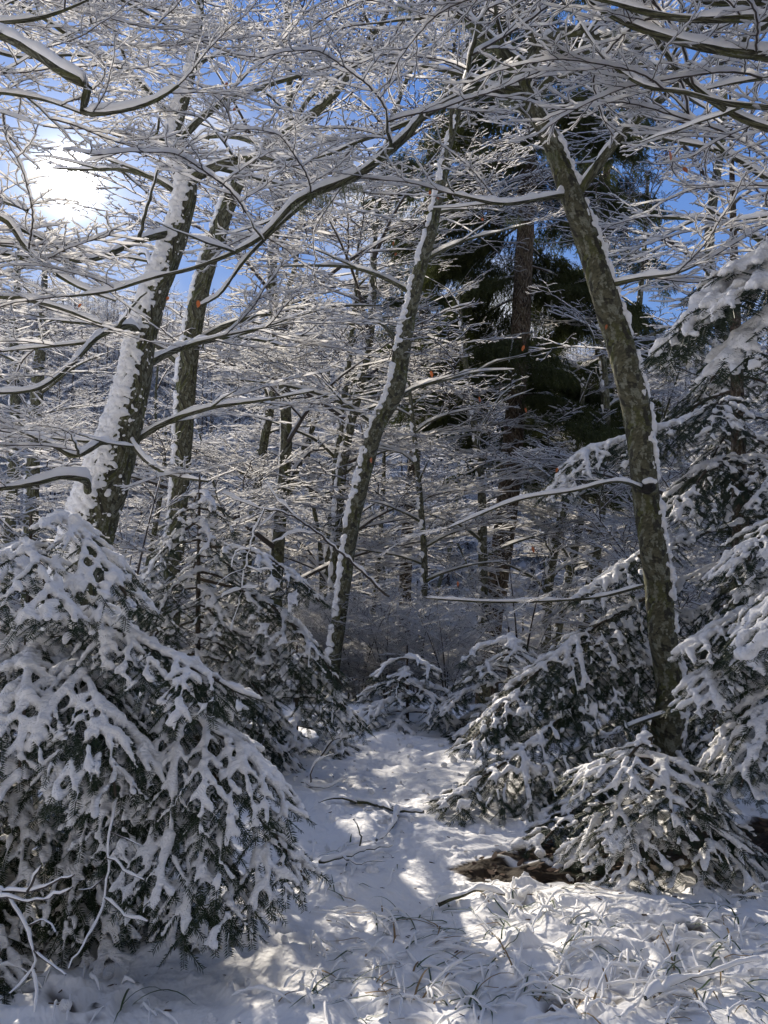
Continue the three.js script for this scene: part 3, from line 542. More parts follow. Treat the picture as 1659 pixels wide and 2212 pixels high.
// boughs that reach in from trees standing outside the picture
beech({ seed: 41, name: 'beech_tree', label: 'beech outside the left edge, its bent branch under open sky', pts: [[-420, 1200, 4.6, 60], [-430, 800, 4.6, 55], [-400, 300, 4.6, 48], [-360, -100, 4.6, 38], [-300, -500, 4.6, 20]],
  limbs: [
    { pts: [[-405, 200, 4.6, 36], [-200, 20, 4.2, 26], [-60, 55, 3.9, 20], [20, 85, 3.7, 18], [90, 125, 3.6, 19], [150, 165, 3.5, 22], [190, 190, 3.5, 18], [178, 240, 3.5, 12], [260, 240, 3.5, 9], [340, 215, 3.5, 8], [385, 185, 3.5, 6]], reach: 0.36, gap: 0.4, from: 0.6, snow: 1.2, spray: 0.6 },
    { pts: [[-380, 60, 4.6, 14], [-150, 30, 4.2, 11], [0, 48, 4, 9], [80, 40, 4, 8], [140, 22, 4, 6], [190, 0, 4, 4]], reach: 0.36, gap: 0.35, from: 0.5, spray: 0.6 },
    { pts: [[-415, 600, 4.6, 26], [-200, 480, 4.4, 18], [-60, 430, 4.2, 14], [20, 440, 4.1, 8], [60, 455, 4.05, 5]], reach: 0.8, gap: 0.3, from: 0.4 },
    { pts: [[-415, 640, 4.6, 24], [-200, 540, 4.5, 17], [0, 470, 4.4, 13], [60, 540, 4.4, 11], [150, 610, 4.4, 9], [250, 650, 4.4, 5]], reach: 0.9, gap: 0.28, from: 0.4 },
    { pts: [[-415, 780, 4.7, 24], [-200, 690, 4.6, 17], [-20, 640, 4.6, 13], [110, 660, 4.6, 9], [220, 700, 4.6, 5]], reach: 1.0, gap: 0.28, from: 0.35 },
    { pts: [[-415, 330, 4.8, 14], [-200, 230, 5, 10], [-40, 200, 5.1, 8], [90, 215, 5.2, 6], [190, 250, 5.3, 4]], reach: 1.2, gap: 0.28, from: 0.35 },
    { pts: [[-405, 60, 4.8, 14], [-180, 40, 5.2, 10], [20, 120, 5.6, 7], [170, 120, 6, 5], [310, 150, 6.4, 3]], reach: 1.4, gap: 0.26, from: 0.35 },
    { pts: [[-390, -150, 5, 14], [-100, -160, 5.8, 10], [130, -40, 6.4, 7], [330, 10, 7, 5], [480, 60, 7.4, 3]], reach: 1.5, gap: 0.26, from: 0.3 },
    { pts: [[-420, -100, 4.6, 16], [-150, -120, 5, 11], [60, -60, 5.4, 8], [240, -10, 5.8, 6], [370, 60, 6.2, 4]], reach: 0.8, gap: 0.3, from: 0.4 },
  ] });
beech({ seed: 42, name: 'beech_tree', label: 'beech outside the right edge, its branches sweeping across the upper right', pts: [[2250, 1300, 4.0, 90], [2240, 700, 4.0, 80], [2200, 200, 4.0, 70], [2150, -300, 4.0, 56], [2100, -700, 4.0, 30]],
  limbs: [
    { pts: [[2220, 260, 4.0, 40], [1900, 170, 3.7, 28], [1659, 122, 3.5, 20], [1560, 110, 3.45, 18], [1450, 85, 3.4, 15], [1340, 45, 3.4, 12], [1250, -10, 3.4, 9], [1180, -60, 3.4, 6]], reach: 0.9, gap: 0.34, from: 0.3, snow: 1.15 },
    { pts: [[2160, 60, 4.0, 30], [1850, 40, 3.5, 22], [1659, 38, 3.3, 17], [1500, 42, 3.3, 15], [1400, 28, 3.3, 12], [1320, 5, 3.3, 9], [1200, -20, 3.3, 6]], reach: 0.8, gap: 0.4, from: 0.3, snow: 1.15 },
    { pts: [[2150, -60, 4.0, 28], [1850, -30, 3.6, 20], [1659, 3, 3.4, 14], [1560, 8, 3.4, 12], [1450, -10, 3.4, 8]], reach: 0.8, gap: 0.4, from: 0.3, snow: 1.1 },
    { pts: [[2230, 420, 4.0, 30], [1900, 330, 3.8, 20], [1659, 278, 3.7, 15], [1580, 245, 3.7, 13], [1480, 170, 3.7, 11], [1400, 60, 3.7, 8], [1350, 10, 3.7, 6]], reach: 0.7, gap: 0.36, from: 0.3, snow: 1.1 },
    { pts: [[1659, 232, 3.6, 12], [1560, 222, 3.6, 11], [1480, 200, 3.6, 9], [1390, 185, 3.6, 8], [1300, 120, 3.6, 6], [1240, 30, 3.6, 4]], reach: 0.6, gap: 0.34, from: 0.1, snow: 1.1 },
    { pts: [[2240, 620, 4.2, 30], [1950, 470, 4.4, 20], [1720, 420, 4.6, 14], [1560, 330, 4.8, 10], [1430, 300, 4.9, 6]], reach: 1.2, gap: 0.3, from: 0.35 },
    { pts: [[2240, 760, 4.4, 28], [1950, 640, 5, 20], [1720, 560, 5.4, 14], [1560, 480, 5.6, 10], [1430, 470, 5.8, 6]], reach: 1.3, gap: 0.3, from: 0.35 },
  ] });
// ---- the thicket behind: slender snow coated beeches, a few forms set out again and again
function thicketTree(seed, h, lean, detail, label, group) {
  const rnd = rng(seed), t = thing('thicket_beech', label, 'tree', group), nodes = [];
  for (let i = 0; i <= 6; i++) { const f = i / 6; nodes.push({ p: V(lean * h * f * f + (rnd() - 0.5) * 0.7 * f, h * f, (rnd() - 0.5) * 0.7 * f), r: 0.0085 * h * (1 - 0.85 * f) + 0.006 }); }
  nodes[0].p.y = -0.4;
  const pts = smooth(nodes, 0.3), mb = new MB(); tube(mb, pts, 8, 0.08, 0.15, true, 0.6);
  const trunk = part('trunk', mb.geo(), M.bark, t); part('snow', trunkSnow(pts, V(-0.7, 0.4, 0.5).normalize(), 0.5, 0.03, 0.03, rnd), M.snow, trunk);
  const sprays = []; let phi = rnd() * 6;
  const n = Math.round(h * 1.35);
  for (let k = 0; k < n; k++) {
    const f = 0.16 + 0.82 * (k + rnd() * 0.6) / n, i = Math.round(f * (pts.length - 1)), q = pts[i], l = lerp(0.3, 0.12, f) * h * (0.6 + 0.6 * rnd()); phi += 2.4 + rnd() * 0.5;
    const p = q.p.clone(), r0 = Math.min(q.r * 0.55, 0.008 + l * 0.009), ns = [{ p: p.clone(), r: r0 }]; let e = 0.25 + 0.5 * f + 0.35 * rnd();
    for (let j = 1; j <= 3; j++) { p.add(V(Math.cos(phi) * Math.cos(e), Math.sin(e), Math.sin(phi) * Math.cos(e)).multiplyScalar(l / 3)); e *= 0.55; ns.push({ p: p.clone(), r: r0 * (1 - 0.28 * j) }); }
    const [b, s] = growLimb(ns, rnd, { sides: 5, snow: 1, step: 0.25, gap: 0.45, reach: l * 0.6, spray: 1.1, sprayGap: 0.38, from: 0.2 }, sprays);
    const limb = part('limb', b, M.twig, t); part('snow', s, M.frost, limb);
  }
  addSprays(t, sprays, detail, rnd, -1);
  return t;
}
{
  const LABEL = 'slender snow coated beech, one of many alike in the thicket behind', GROUP = 'slender beeches of the thicket behind';
  const forms = [[501, 11, 0.16], [502, 13, -0.12], [503, 9, 0.24], [504, 12, 0.08], [505, 7, -0.2]].map(([s, h, l]) => thicketTree(s, h, l, 1, LABEL, GROUP));
  const rnd = rng(77), spots = []; let tries = 0;
  while (spots.length < 68 && tries++ < 6000) {
    const d = 10.5 + 27 * Math.pow(rnd(), 0.9), x = (rnd() * 2 - 1) * (0.62 * d + 1.5), z = -d;
    if (Math.abs(x / d - 0.04) < 0.07 && d < 20) continue;
    if (Math.abs(x / d - 0.17) < 0.13 && d < 14.5) continue;
    if (spots.some(([a, b]) => Math.hypot(a - x, b - z) < 1.7)) continue;
    if (Math.abs(x / d + 0.415) < 3.1 / d && d < 26) continue;            // the opening in which the sun stands
    if (Math.abs(x / d + 0.42) < 0.13 && rnd() < 0.4) continue;           // thinner under the sun
    if (LIT.some(([q, r]) => { const hx = sunDir.x / Math.hypot(sunDir.x, sunDir.z), hz = sunDir.z / Math.hypot(sunDir.x, sunDir.z), t = (x - q.x) * hx + (z - q.z) * hz; return t > 0 && t < 17 && Math.abs((x - q.x) * hz - (z - q.z) * hx) < 0.8; }) && rnd() < 0.5) continue;
    spots.push([x, z]);
  }
  // the wood goes on round and behind the viewer
  spots.push([-1.8, -12.6], [-1.2, -14.8], [-3.4, 1.2], [3.1, 2.2], [-1.2, 4.2], [1.8, 5.5], [-4.5, 5], [5.2, 4.5], [6.2, 0], [0.2, 8], [-3, 9], [3.8, 9.5], [-7, 8], [7.5, 8.5], [6.4, -3.2]);
  spots.forEach(([x, z], i) => {
    const k = i % forms.length, o = i < forms.length ? forms[k] : forms[k].clone();
    if (i >= forms.length) { o.name = numbered('thicket_beech'); scene.add(o); }
    o.position.set(x, groundH(x, z), z); o.rotation.y = rnd() * 6.28; let s = 0.8 + 0.45 * rnd(); const d = -z, top = EYE.y + d * Math.tan(0.27) - groundH(x, z); if (d > 13) s = Math.min(s, top * (0.75 + 0.3 * rnd()) / [11, 13, 9, 12, 7][i % forms.length]); o.scale.set(s, s, s);
  });
}
// ---- bushy young growth that closes the gaps lower down
{
  const forms = [[521, 2.6], [522, 3.4], [523, 2.0]].map(([seed, h]) => {
    const rnd = rng(seed), t = thing('beech_shrub', 'low bushy young beech white with snow, one of many closing the valley bottom', 'shrub', 'bushy young beeches in the valley bottom'), sprays = [];
    for (let k = 0; k < 5; k++) {
      const A = k * 1.26 + rnd(), e = 0.75 + 0.5 * rnd(), ns = [0, 1, 2, 3].map((i) => ({ p: V(Math.cos(A) * h * 0.33 * i / 3 * (0.6 + 0.3 * i), h * i / 3 * Math.sin(e) - (i ? 0 : 0.2), Math.sin(A) * h * 0.33 * i / 3 * (0.6 + 0.3 * i)), r: 0.022 * (1 - i / 3.6) }));
      const [b, s] = growLimb(ns, rnd, { sides: 5, snow: 0.8, step: 0.2, gap: 0.22, reach: h * 0.4, spray: 0.8, sprayGap: 0.26, from: 0.1 }, sprays); const limb = part('stem', b, M.twig, t); part('snow', s, M.frost, limb);
    }
    addSprays(t, sprays, 1, rnd, -1); return t;
  });
  const rnd = rng(79), spots = []; let tries = 0;
  while (spots.length < 46 && tries++ < 4000) { const d = 9 + 19 * rnd(), x = (rnd() * 2 - 1) * (0.55 * d); if (x / d > -0.21 && x / d < 0.1 && d < 11.5) continue;
    if (Math.abs(x / d - 0.0) < 0.11 && rnd() < (d < 14 ? 1 : 0.55)) continue; if (spots.some(([a, b]) => Math.hypot(a - x, b + d) < 1.5)) continue; spots.push([x, -d]); }
  for (const q of [[775, 1590, 9.6], [835, 1590, 9.4], [900, 1600, 9.6], [640, 1600, 10], [965, 1550, 9], [590, 1560, 9.6]]) { const p = at(...q); spots.push([p.x, p.z]); }
  spots.forEach(([x, z], i) => { const k = i % 3, o = i < 3 ? forms[k] : forms[k].clone(); if (i >= 3) { o.name = numbered('beech_shrub'); scene.add(o); } o.position.set(x, groundH(x, z), z); o.rotation.y = rnd() * 6.28; o.scale.setScalar((i >= spots.length - 6 ? 0.42 : 0.8) + 0.5 * rnd() * (i >= spots.length - 6 ? 0.4 : 1)); });
}
// ---- the wood on the far slope, one mass
{
  const protos = [[601, 8, 0.05], [602, 10, -0.04], [603, 7, 0.08]].map(([seed, h, lean]) => {
    const rnd = rng(seed), bark = new MB(), snow = new MB(), gs = [];
    const nodes = [0, 1, 2, 3].map((i) => ({ p: V(lean * h * i / 3 + (rnd() - 0.5) * 0.2, h * i / 3 - (i ? 0 : 0.5), (rnd() - 0.5) * 0.2), r: 0.1 * (1 - i / 3.4) }));
    const pts = smooth(nodes, 1); tube(bark, pts, 5);
    let phi = 0;
    for (let k = 0; k < 46; k++) {
      const f = 0.18 + 0.8 * k / 46, q = pts[Math.round(f * (pts.length - 1))]; phi += 2.4; const l = lerp(2.2, 0.9, f) * (0.6 + 0.7 * rnd()), e = 0.2 + 0.5 * rnd();
      const sp = SPRAY[0][k % 3].clone(); sp.applyMatrix4(sprayMatrix(q.p.clone().add(V(0, (rnd() - 0.5) * 0.5, 0)), V(Math.cos(phi) * Math.cos(e), Math.sin(e), Math.sin(phi) * Math.cos(e)), l * 0.9)); gs.push(sp);
    }
    // join by material
    const g0 = bark.geo(); g0.clearGroups();
    const split = (g, m) => { const { start, count } = g.groups[m], h = g.clone(); h.clearGroups(); h.setIndex(Array.from(g.index.array.slice(start, start + count))); return h; };
    const B = mergeGeometries([g0, ...gs.map((g) => split(g, 0))]), S = mergeGeometries(gs.map((g) => split(g, 1)));
    return mergeGeometries([B, S], true);
  });
  const rnd = rng(78), lists = [[], [], []];
  for (let i = 0; i < 2300; i++) {
    const d = 36 + 110 * Math.pow(rnd(), 0.8), x = (rnd() * 2 - 1) * (0.66 * d + 4), z = -d, s = 0.75 + 0.6 * rnd();
    lists[i % 3].push(new THREE.Matrix4().compose(V(x, groundH(x, z), z), new THREE.Quaternion().setFromAxisAngle(UP, rnd() * 6.28), V(s, s, s)));
  }
  const t = thing('distant_forest', 'frosted bare wood covering the far hillside in shade', 'forest'); t.userData.kind = 'stuff';
  lists.forEach((l, k) => inst('frosted_trees', protos[k], SPRAYMAT, l, t));
}
// ------------------------------------------------------------------ firs
function makeSprig(seed, n, len, w, width) {                             // a shoot with two combed rows of needles, along +x
  const rnd = rng(seed), mb = new MB();
  for (let i = 0; i < n; i++) for (const s of [-1, 1]) {
    const x = len * (i + 0.5 * rnd()) / n, a = 0.95 + 0.25 * rnd(), L = w * (0.8 + 0.35 * rnd()) * (0.55 + 0.45 * Math.sin(Math.PI * Math.min(1, 0.25 + 0.75 * (1 - i / n)))), lift = (rnd() - 0.65) * 0.7;
    const d = V(Math.cos(a), lift * 0.6, s * Math.sin(a)).normalize(), c = V(x, 0, 0), t = c.clone().addScaledVector(d, L), q = V().crossVectors(d, UP).normalize().multiplyScalar(width), m = c.clone().addScaledVector(d, L * 0.45), nn = V().crossVectors(q, d).normalize(); if (nn.y < 0) nn.negate();
    const A = mb.v(c.x, c.y, c.z, nn.x, nn.y, nn.z), B = mb.v(m.x + q.x, m.y + q.y, m.z + q.z, nn.x, nn.y, nn.z), C = mb.v(t.x, t.y, t.z, nn.x, nn.y, nn.z), D = mb.v(m.x - q.x, m.y - q.y, m.z - q.z, nn.x, nn.y, nn.z);
    mb.i.push(A, B, C, A, C, D);
  }
  tube(mb, [{ p: V(), r: 0.0022 }, { p: V(len, 0, 0), r: 0.0014 }], 3);
  return mb.geo();
}
const SPRIG = [1, 2, 3].map((s) => makeSprig(700 + s, 15, 0.085, 0.024, 0.0016)), SPRIGFAR = [1, 2].map((s) => makeSprig(710 + s, 8, 0.10, 0.034, 0.0042));
function alongMatrix(p, dir, sc, roll) {
  const X = dir.clone().normalize(), Z = V().crossVectors(X, UP); if (Z.lengthSq() < 1e-4) Z.set(0, 0, 1); Z.normalize(); const Y = V().crossVectors(Z, X);
  return new THREE.Matrix4().makeBasis(X, Y, Z).multiply(new THREE.Matrix4().makeRotationX(roll)).scale(V(sc, sc, sc)).setPosition(p);
}
// one bough: stem with combed side shoots, needles below, cushions of snow above
function bough(t, path, o, rnd) {
  const stem = new MB(), caps = [], mats = [], main = smooth(path, 0.06);
  let len = 0; const cum = main.map((q, i) => (i ? (len += q.p.distanceTo(main[i - 1].p)) : 0));
  const heavy = o.snow ?? 1, sc = o.size ?? 1, sprigStep = o.far ? 0.085 : 0.07;
  const lay = (pts, r0, lvl, cover) => {
    pts.forEach((q, i) => { q.r = r0 * (1 - 0.6 * i / (pts.length - 1)); });
    tube(stem, pts, lvl ? 3 : 6);
    const R = [0.030, 0.023, 0.0155][lvl] * sc * (0.55 + 0.45 * heavy) * (lvl ? 0.6 + 0.75 * rnd() : 1), seed = rnd() * 99;
    for (let i = 0; i + 1 < pts.length; i++) {
      const a = pts[i].p, b = pts[i + 1].p, f = i / (pts.length - 1), T = b.clone().sub(a), L = T.length(), flat = Math.sqrt(Math.max(0.06, 1 - (T.y / L) ** 2));
      // needles
      if (lvl || f > 0.12) { const n = Math.max(1, Math.round(L / sprigStep)); for (let k = 0; k < n; k++) mats.push(alongMatrix(a.clone().lerp(b, k / n), T, sc * (0.85 + 0.4 * rnd()), (rnd() - 0.5) * 0.7)); }
      const m = vnoise(a.x * 6 + o.seed, a.y * 6, a.z * 6) * 0.5 + 0.5 * vnoise(seed + i * 0.9, 1.5, o.seed);
      if (m < cover || rnd() > 0.98) continue;
      const e = lerp(1, 0.62, f) * (0.75 + 0.55 * Math.max(-0.4, m) + 0.25 * (rnd() - 0.5)) * lerp(0.55, 1, flat), rr = R * e;
      caps.push({ a: a.clone().add(V(0, rr * 0.6, 0)), b: b.clone().add(V(0, rr * 0.6, 0)), r: rr * 0.8 });
      if (rnd() < 0.75) { const c = a.clone().lerp(b, rnd()).add(V((rnd() - 0.5) * rr, rr * (0.5 + 0.7 * rnd()), (rnd() - 0.5) * rr)); caps.push({ a: c, b: c, r: rr * (0.6 + 0.6 * rnd()) }); }
    }
  };
  const cover = -0.28 - 0.5 * (heavy - 1) ;
  lay(main, path[0].r, 0, cover - 0.25);
  const droopOf = o.droop ?? 0.16; let side = 1;
  for (let s = (o.bare ?? 0.14) * len; s < len - 0.03; s += (o.gap || 0.062) * (0.75 + 0.5 * rnd())) {
    const i = Math.max(1, cum.findIndex((c) => c >= s)), T = tangent(main, i), S = V().crossVectors(T, UP).normalize(), f = s / len; side = -side;
    const l = Math.min((o.width || 0.42) * Math.pow(Math.sin(Math.PI * Math.min(1, 0.16 + 0.84 * (1 - f))), 0.7) * (0.65 + 0.55 * rnd()) * (f > 0.5 ? 1 : 0.6 + 0.8 * f) + 0.05, (len - s) * 0.9 + 0.07), ang = 0.72 + 0.3 * rnd();
    const d = T.clone().multiplyScalar(Math.cos(ang)).addScaledVector(S, side * Math.sin(ang)); d.y -= 0.08; d.normalize();
    const sh = [{ p: main[i].p.clone(), r: 0 }], n = Math.max(2, Math.round(l / 0.05)), dd = d.clone(); for (let j = 0; j < n; j++) { dd.y -= droopOf * l * 0.5 * (0.6 + 0.8 * rnd()) ; dd.x += 0.12 * (rnd() - 0.5); dd.z += 0.12 * (rnd() - 0.5); dd.normalize(); sh.push({ p: sh[j].p.clone().addScaledVector(dd, l / n), r: 0 }); }
    lay(sh, 0.0035, 1, cover);
    let s2 = rnd() < 0.5 ? 1 : -1;
    for (let u = 0.05; u < l - 0.03; u += (o.gap2 || 0.052) * (0.75 + 0.5 * rnd())) {
      const j = Math.min(sh.length - 1, Math.max(1, Math.round(u / l * (sh.length - 1)))), T2 = tangent(sh, j), S2 = V().crossVectors(T2, UP).normalize(), l2 = Math.min(0.17, (l - u) * 0.62 + 0.02) * (0.6 + 0.6 * rnd()); s2 = -s2; if (l2 < 0.035) continue;
      const d2 = T2.clone().multiplyScalar(0.66).addScaledVector(S2, s2 * 0.75); d2.y -= 0.12; d2.normalize();
      const m = Math.max(1, Math.round(l2 / 0.05)), q = [{ p: sh[j].p.clone(), r: 0 }]; for (let k = 0; k < m; k++) { d2.y -= 0.12; d2.normalize(); q.push({ p: q[k].p.clone().addScaledVector(d2, l2 / m), r: 0 }); }
      lay(q, 0.002, 2, cover + 0.12);
    }
  }
  const b = part('bough', stem.geo(), M.stem, t);
  const set = o.far ? SPRIGFAR : SPRIG, lists = set.map(() => []); mats.forEach((m) => lists[Math.floor(rnd() * set.length)].push(m));
  lists.forEach((l, k) => { if (l.length) inst('needles', set[k], M.needle, l, b); });
  const sn = new MB(); snowBody(caps, o.cell || 0.01, 0.011 * sc, (o.cell || 0.01) * 0.62, sn); part('snow', sn.geo(), M.snow, b);
  TRI.n += sn.i.length / 3;
}
const bend = (root, az, len, e0, e1, r, rnd) => { const p = root.clone(), out = [{ p: p.clone(), r }], n = 5; for (let i = 1; i <= n; i++) { const e = lerp(e0, e1, Math.pow((i - 0.5) / n, 0.9)), a = az + (rnd() - 0.5) * 0.25; p.add(V(Math.cos(a) * Math.cos(e), Math.sin(e), Math.sin(a) * Math.cos(e)).multiplyScalar(len / n)); out.push({ p: p.clone(), r: r * (1 - 0.8 * i / n) }); } return out; };
// o: x, z of the stem, height, list of [height share, azimuth in degrees (0 right, 90 towards the far end, -90 towards the viewer), length, start and end slope]
function fir(o) {
  const rnd = rng(o.seed), t = thing(o.name || 'young_fir', o.label, 'tree', o.group), y0 = groundH(o.x, o.z);
  const nodes = [{ p: V(o.x, y0 - 0.15, o.z), r: o.r }, { p: V(o.x + (o.lean || 0) * 0.4, y0 + o.h * 0.5, o.z), r: o.r * 0.65 }, { p: V(o.x + (o.lean || 0), y0 + o.h, o.z), r: 0.007 }], pts = smooth(nodes, 0.12), mb = new MB();
  tube(mb, pts, 10, 0.06, 0.1, true, 0.4); part('trunk', mb.geo(), M.firBark, t);
  const stemAt = (f) => pts[Math.round(clamp(f, 0, 1) * (pts.length - 1))].p.clone();
  for (const [f, az, len, e0 = 0.15, e1 = -0.9, extra = {}] of o.boughs || []) bough(t, bend(stemAt(f), -az * Math.PI / 180, len, e0, e1, 0.006 + 0.008 * len, rnd), { seed: rnd() * 99, cell: o.cell, size: o.size, snow: o.snow, far: o.far, gap: o.gap, gap2: o.gap2, droop: o.droop, width: len * 0.42, ...extra }, rnd);
  for (const b of o.drawn || []) bough(t, b.pts.map(([x, y, d], i) => ({ p: at(x, y, d), r: lerp(0.014, 0.004, i / (b.pts.length - 1)) })), { seed: rnd() * 99, cell: o.cell, size: o.size, snow: o.snow, far: o.far, gap: o.gap, gap2: o.gap2, droop: o.droop, ...b }, rnd);
  return t;
}
const ring = (rnd, f0, f1, n, len0, len1, az0, az1, e0 = 0.2, e1 = -0.95) => Array.from({ length: n }, (_, i) => { const q = (i + 0.3 * rnd()) / n; return [lerp(f0, f1, q), lerp(az0, az1, (i * 0.618 + 0.1 * rnd()) % 1), lerp(len0, len1, q) * (0.85 + 0.3 * rnd()), e0 + 0.2 * (rnd() - 0.5), e1 + 0.3 * (rnd() - 0.5)]; });
// the big one at the left front
{
  const P = at(60, 1400, 3.75);
  fir({ seed: 801, x: P.x, z: P.z, h: 1.75, r: 0.035, cell: 0.0116, size: 1.0, snow: 1.26, droop: 0.55, gap: 0.055, gap2: 0.046, label: 'young fir at the left front buried in thick snow, boughs sweeping to the ground',
    boughs: [...ring(rng(5), 0.1, 0.9, 30, 1.25, 0.5, -160, 30, 0.25, -1.05), ...ring(rng(25), 0.06, 0.2, 9, 1.35, 1.3, -130, 20, 0.15, -0.55)],
    drawn: [
      { pts: [[70, 1145, 3.6], [130, 1122, 3.5], [190, 1165, 3.4], [245, 1245, 3.3], [290, 1310, 3.25]], width: 0.26 },
      { pts: [[60, 1190, 3.6], [60, 1180, 3.3], [95, 1250, 3.1], [120, 1340, 3.0]], width: 0.3 },
      { pts: [[70, 1290, 3.7], [220, 1340, 3.45], [330, 1400, 3.3], [430, 1450, 3.2], [525, 1500, 3.15]], width: 0.36 },
      { pts: [[70, 1380, 3.7], [280, 1470, 3.4], [420, 1550, 3.2], [540, 1640, 3.1], [630, 1750, 3.05]], width: 0.42 },
      { pts: [[70, 1480, 3.7], [300, 1560, 3.3], [470, 1680, 3.1], [590, 1800, 3.0], [660, 1900, 2.95]], width: 0.42 },
      { pts: [[80, 1560, 3.7], [250, 1640, 3.2], [380, 1760, 3.0], [480, 1880, 2.9], [560, 1980, 2.85]], width: 0.44 },
      { pts: [[70, 1400, 3.7], [60, 1440, 3.2], [50, 1560, 2.95], [40, 1680, 2.85]], width: 0.42 },
      { pts: [[80, 1440, 3.7], [180, 1460, 3.2], [230, 1580, 2.95], [250, 1720, 2.85]], width: 0.42 },
    ] });
}
{
  const P = at(428, 1300, 5.7);
  fir({ seed: 802, x: P.x, z: P.z, h: 2.15, r: 0.03, cell: 0.0195, size: 1.0, snow: 0.92, droop: 0.4, label: 'slender pointed young fir behind the left front one, boughs hanging like a skirt',
    boughs: [...ring(rng(6), 0.1, 0.97, 34, 1.2, 0.25, -200, 160, 0.0, -1.15)],
    drawn: [
      { pts: [[430, 1180, 5.7], [540, 1190, 5.5], [630, 1240, 5.4], [690, 1300, 5.3]], width: 0.35 },
      { pts: [[430, 1250, 5.7], [560, 1290, 5.5], [660, 1380, 5.3], [740, 1480, 5.2]], width: 0.45 },
      { pts: [[430, 1330, 5.7], [590, 1400, 5.5], [700, 1480, 5.4], [780, 1570, 5.3]], width: 0.4 },
      { pts: [[430, 1120, 5.7], [360, 1180, 5.5], [310, 1260, 5.4], [290, 1330, 5.4]], width: 0.3 },
    ] });
}
{
  const P = at(1100, 1480, 7.0);
  fir({ seed: 803, x: P.x, z: P.z, h: 1.0, r: 0.03, cell: 0.016, size: 1.15, snow: 1.0, label: 'low young fir with a rounded top at the right of the path end', boughs: ring(rng(7), 0.1, 0.95, 24, 1.15, 0.3, -200, 160, 0.05, -0.9) });
}
{
  const P = at(880, 1640, 7.4);
  fir({ seed: 804, x: P.x, z: P.z, h: 0.75, r: 0.02, cell: 0.016, size: 1.1, snow: 1.05, label: 'smallest fir, a snowy mound in the gap at the far end of the path', boughs: ring(rng(8), 0.1, 0.95, 15, 1.0, 0.3, -200, 160, 0.1, -0.9) });
}
{
  const P = at(245, 1300, 7.5);
  fir({ seed: 805, x: P.x, z: P.z, h: 1.5, r: 0.02, cell: 0.017, size: 1.1, snow: 0.95, label: 'small fir half hidden beside the foot of the snow plastered beech', boughs: ring(rng(9), 0.2, 0.97, 18, 0.8, 0.25, -200, 160, 0.1, -0.9) });
}
{
  const P = at(640, 1660, 6.3);
  fir({ seed: 809, x: P.x, z: P.z, h: 0.85, r: 0.02, cell: 0.015, size: 1.1, snow: 1.0, label: 'low spreading fir between the pointed fir and the left edge of the path', boughs: ring(rng(19), 0.1, 0.95, 16, 0.85, 0.3, -200, 160, 0.1, -0.9) });
}
// the tall fir at the right
{
  const P = at(1610, 1560, 6.3);
  fir({ seed: 806, name: 'tall_fir', x: P.x, z: P.z, h: 5.6, r: 0.085, cell: 0.019, size: 1.15, snow: 0.95, gap2: 0.065, droop: 0.3, label: 'tall fir behind the leaning beech at the right, long boughs drooping towards the path',
    boughs: [...ring(rng(10), 0.16, 0.6, 16, 1.5, 1.1, -140, 60, 0.05, -0.8), ...ring(rng(13), 0.4, 0.75, 8, 1.2, 0.9, 60, 130, 0.05, -0.85)].map((b) => (b[0] > 0.3 ? [...b, { snow: 0.7 }] : b)),
    drawn: [
      { pts: [[1600, 1200, 6.3], [1400, 1290, 6.0], [1270, 1365, 5.6], [1140, 1470, 5.3], [1010, 1610, 5.0]], width: 0.5 },
      { pts: [[1600, 1360, 6.3], [1410, 1420, 5.8], [1250, 1520, 5.2], [1100, 1640, 4.8], [945, 1740, 4.6]], width: 0.55 },
      { pts: [[1600, 1480, 6.3], [1400, 1540, 5.7], [1260, 1640, 5.0], [1150, 1740, 4.6], [1080, 1840, 4.3]], width: 0.5 },
      { pts: [[1600, 1300, 6.3], [1430, 1340, 5.9], [1300, 1420, 5.5], [1180, 1540, 5.2]], width: 0.5 },
      { pts: [[1600, 1540, 6.3], [1430, 1600, 5.6], [1350, 1700, 4.9], [1310, 1800, 4.5]], width: 0.45 },
      { pts: [[1600, 1520, 6.3], [1400, 1620, 5.2], [1260, 1730, 4.5], [1160, 1830, 4.05]], width: 0.4 },
      { pts: [[1600, 880, 6.3], [1420, 925, 6.1], [1330, 955, 6.0], [1250, 985, 5.9], [1180, 1075, 5.8]], width: 0.44, snow: 1.35 },
      { pts: [[1600, 1130, 6.3], [1400, 1190, 6.0], [1310, 1250, 5.8], [1240, 1300, 5.7]], width: 0.4 },
      { pts: [[1610, 1000, 6.3], [1560, 990, 5.9], [1500, 1050, 5.6], [1460, 1130, 5.4]], width: 0.4, snow: 0.85 },
    ] });
}
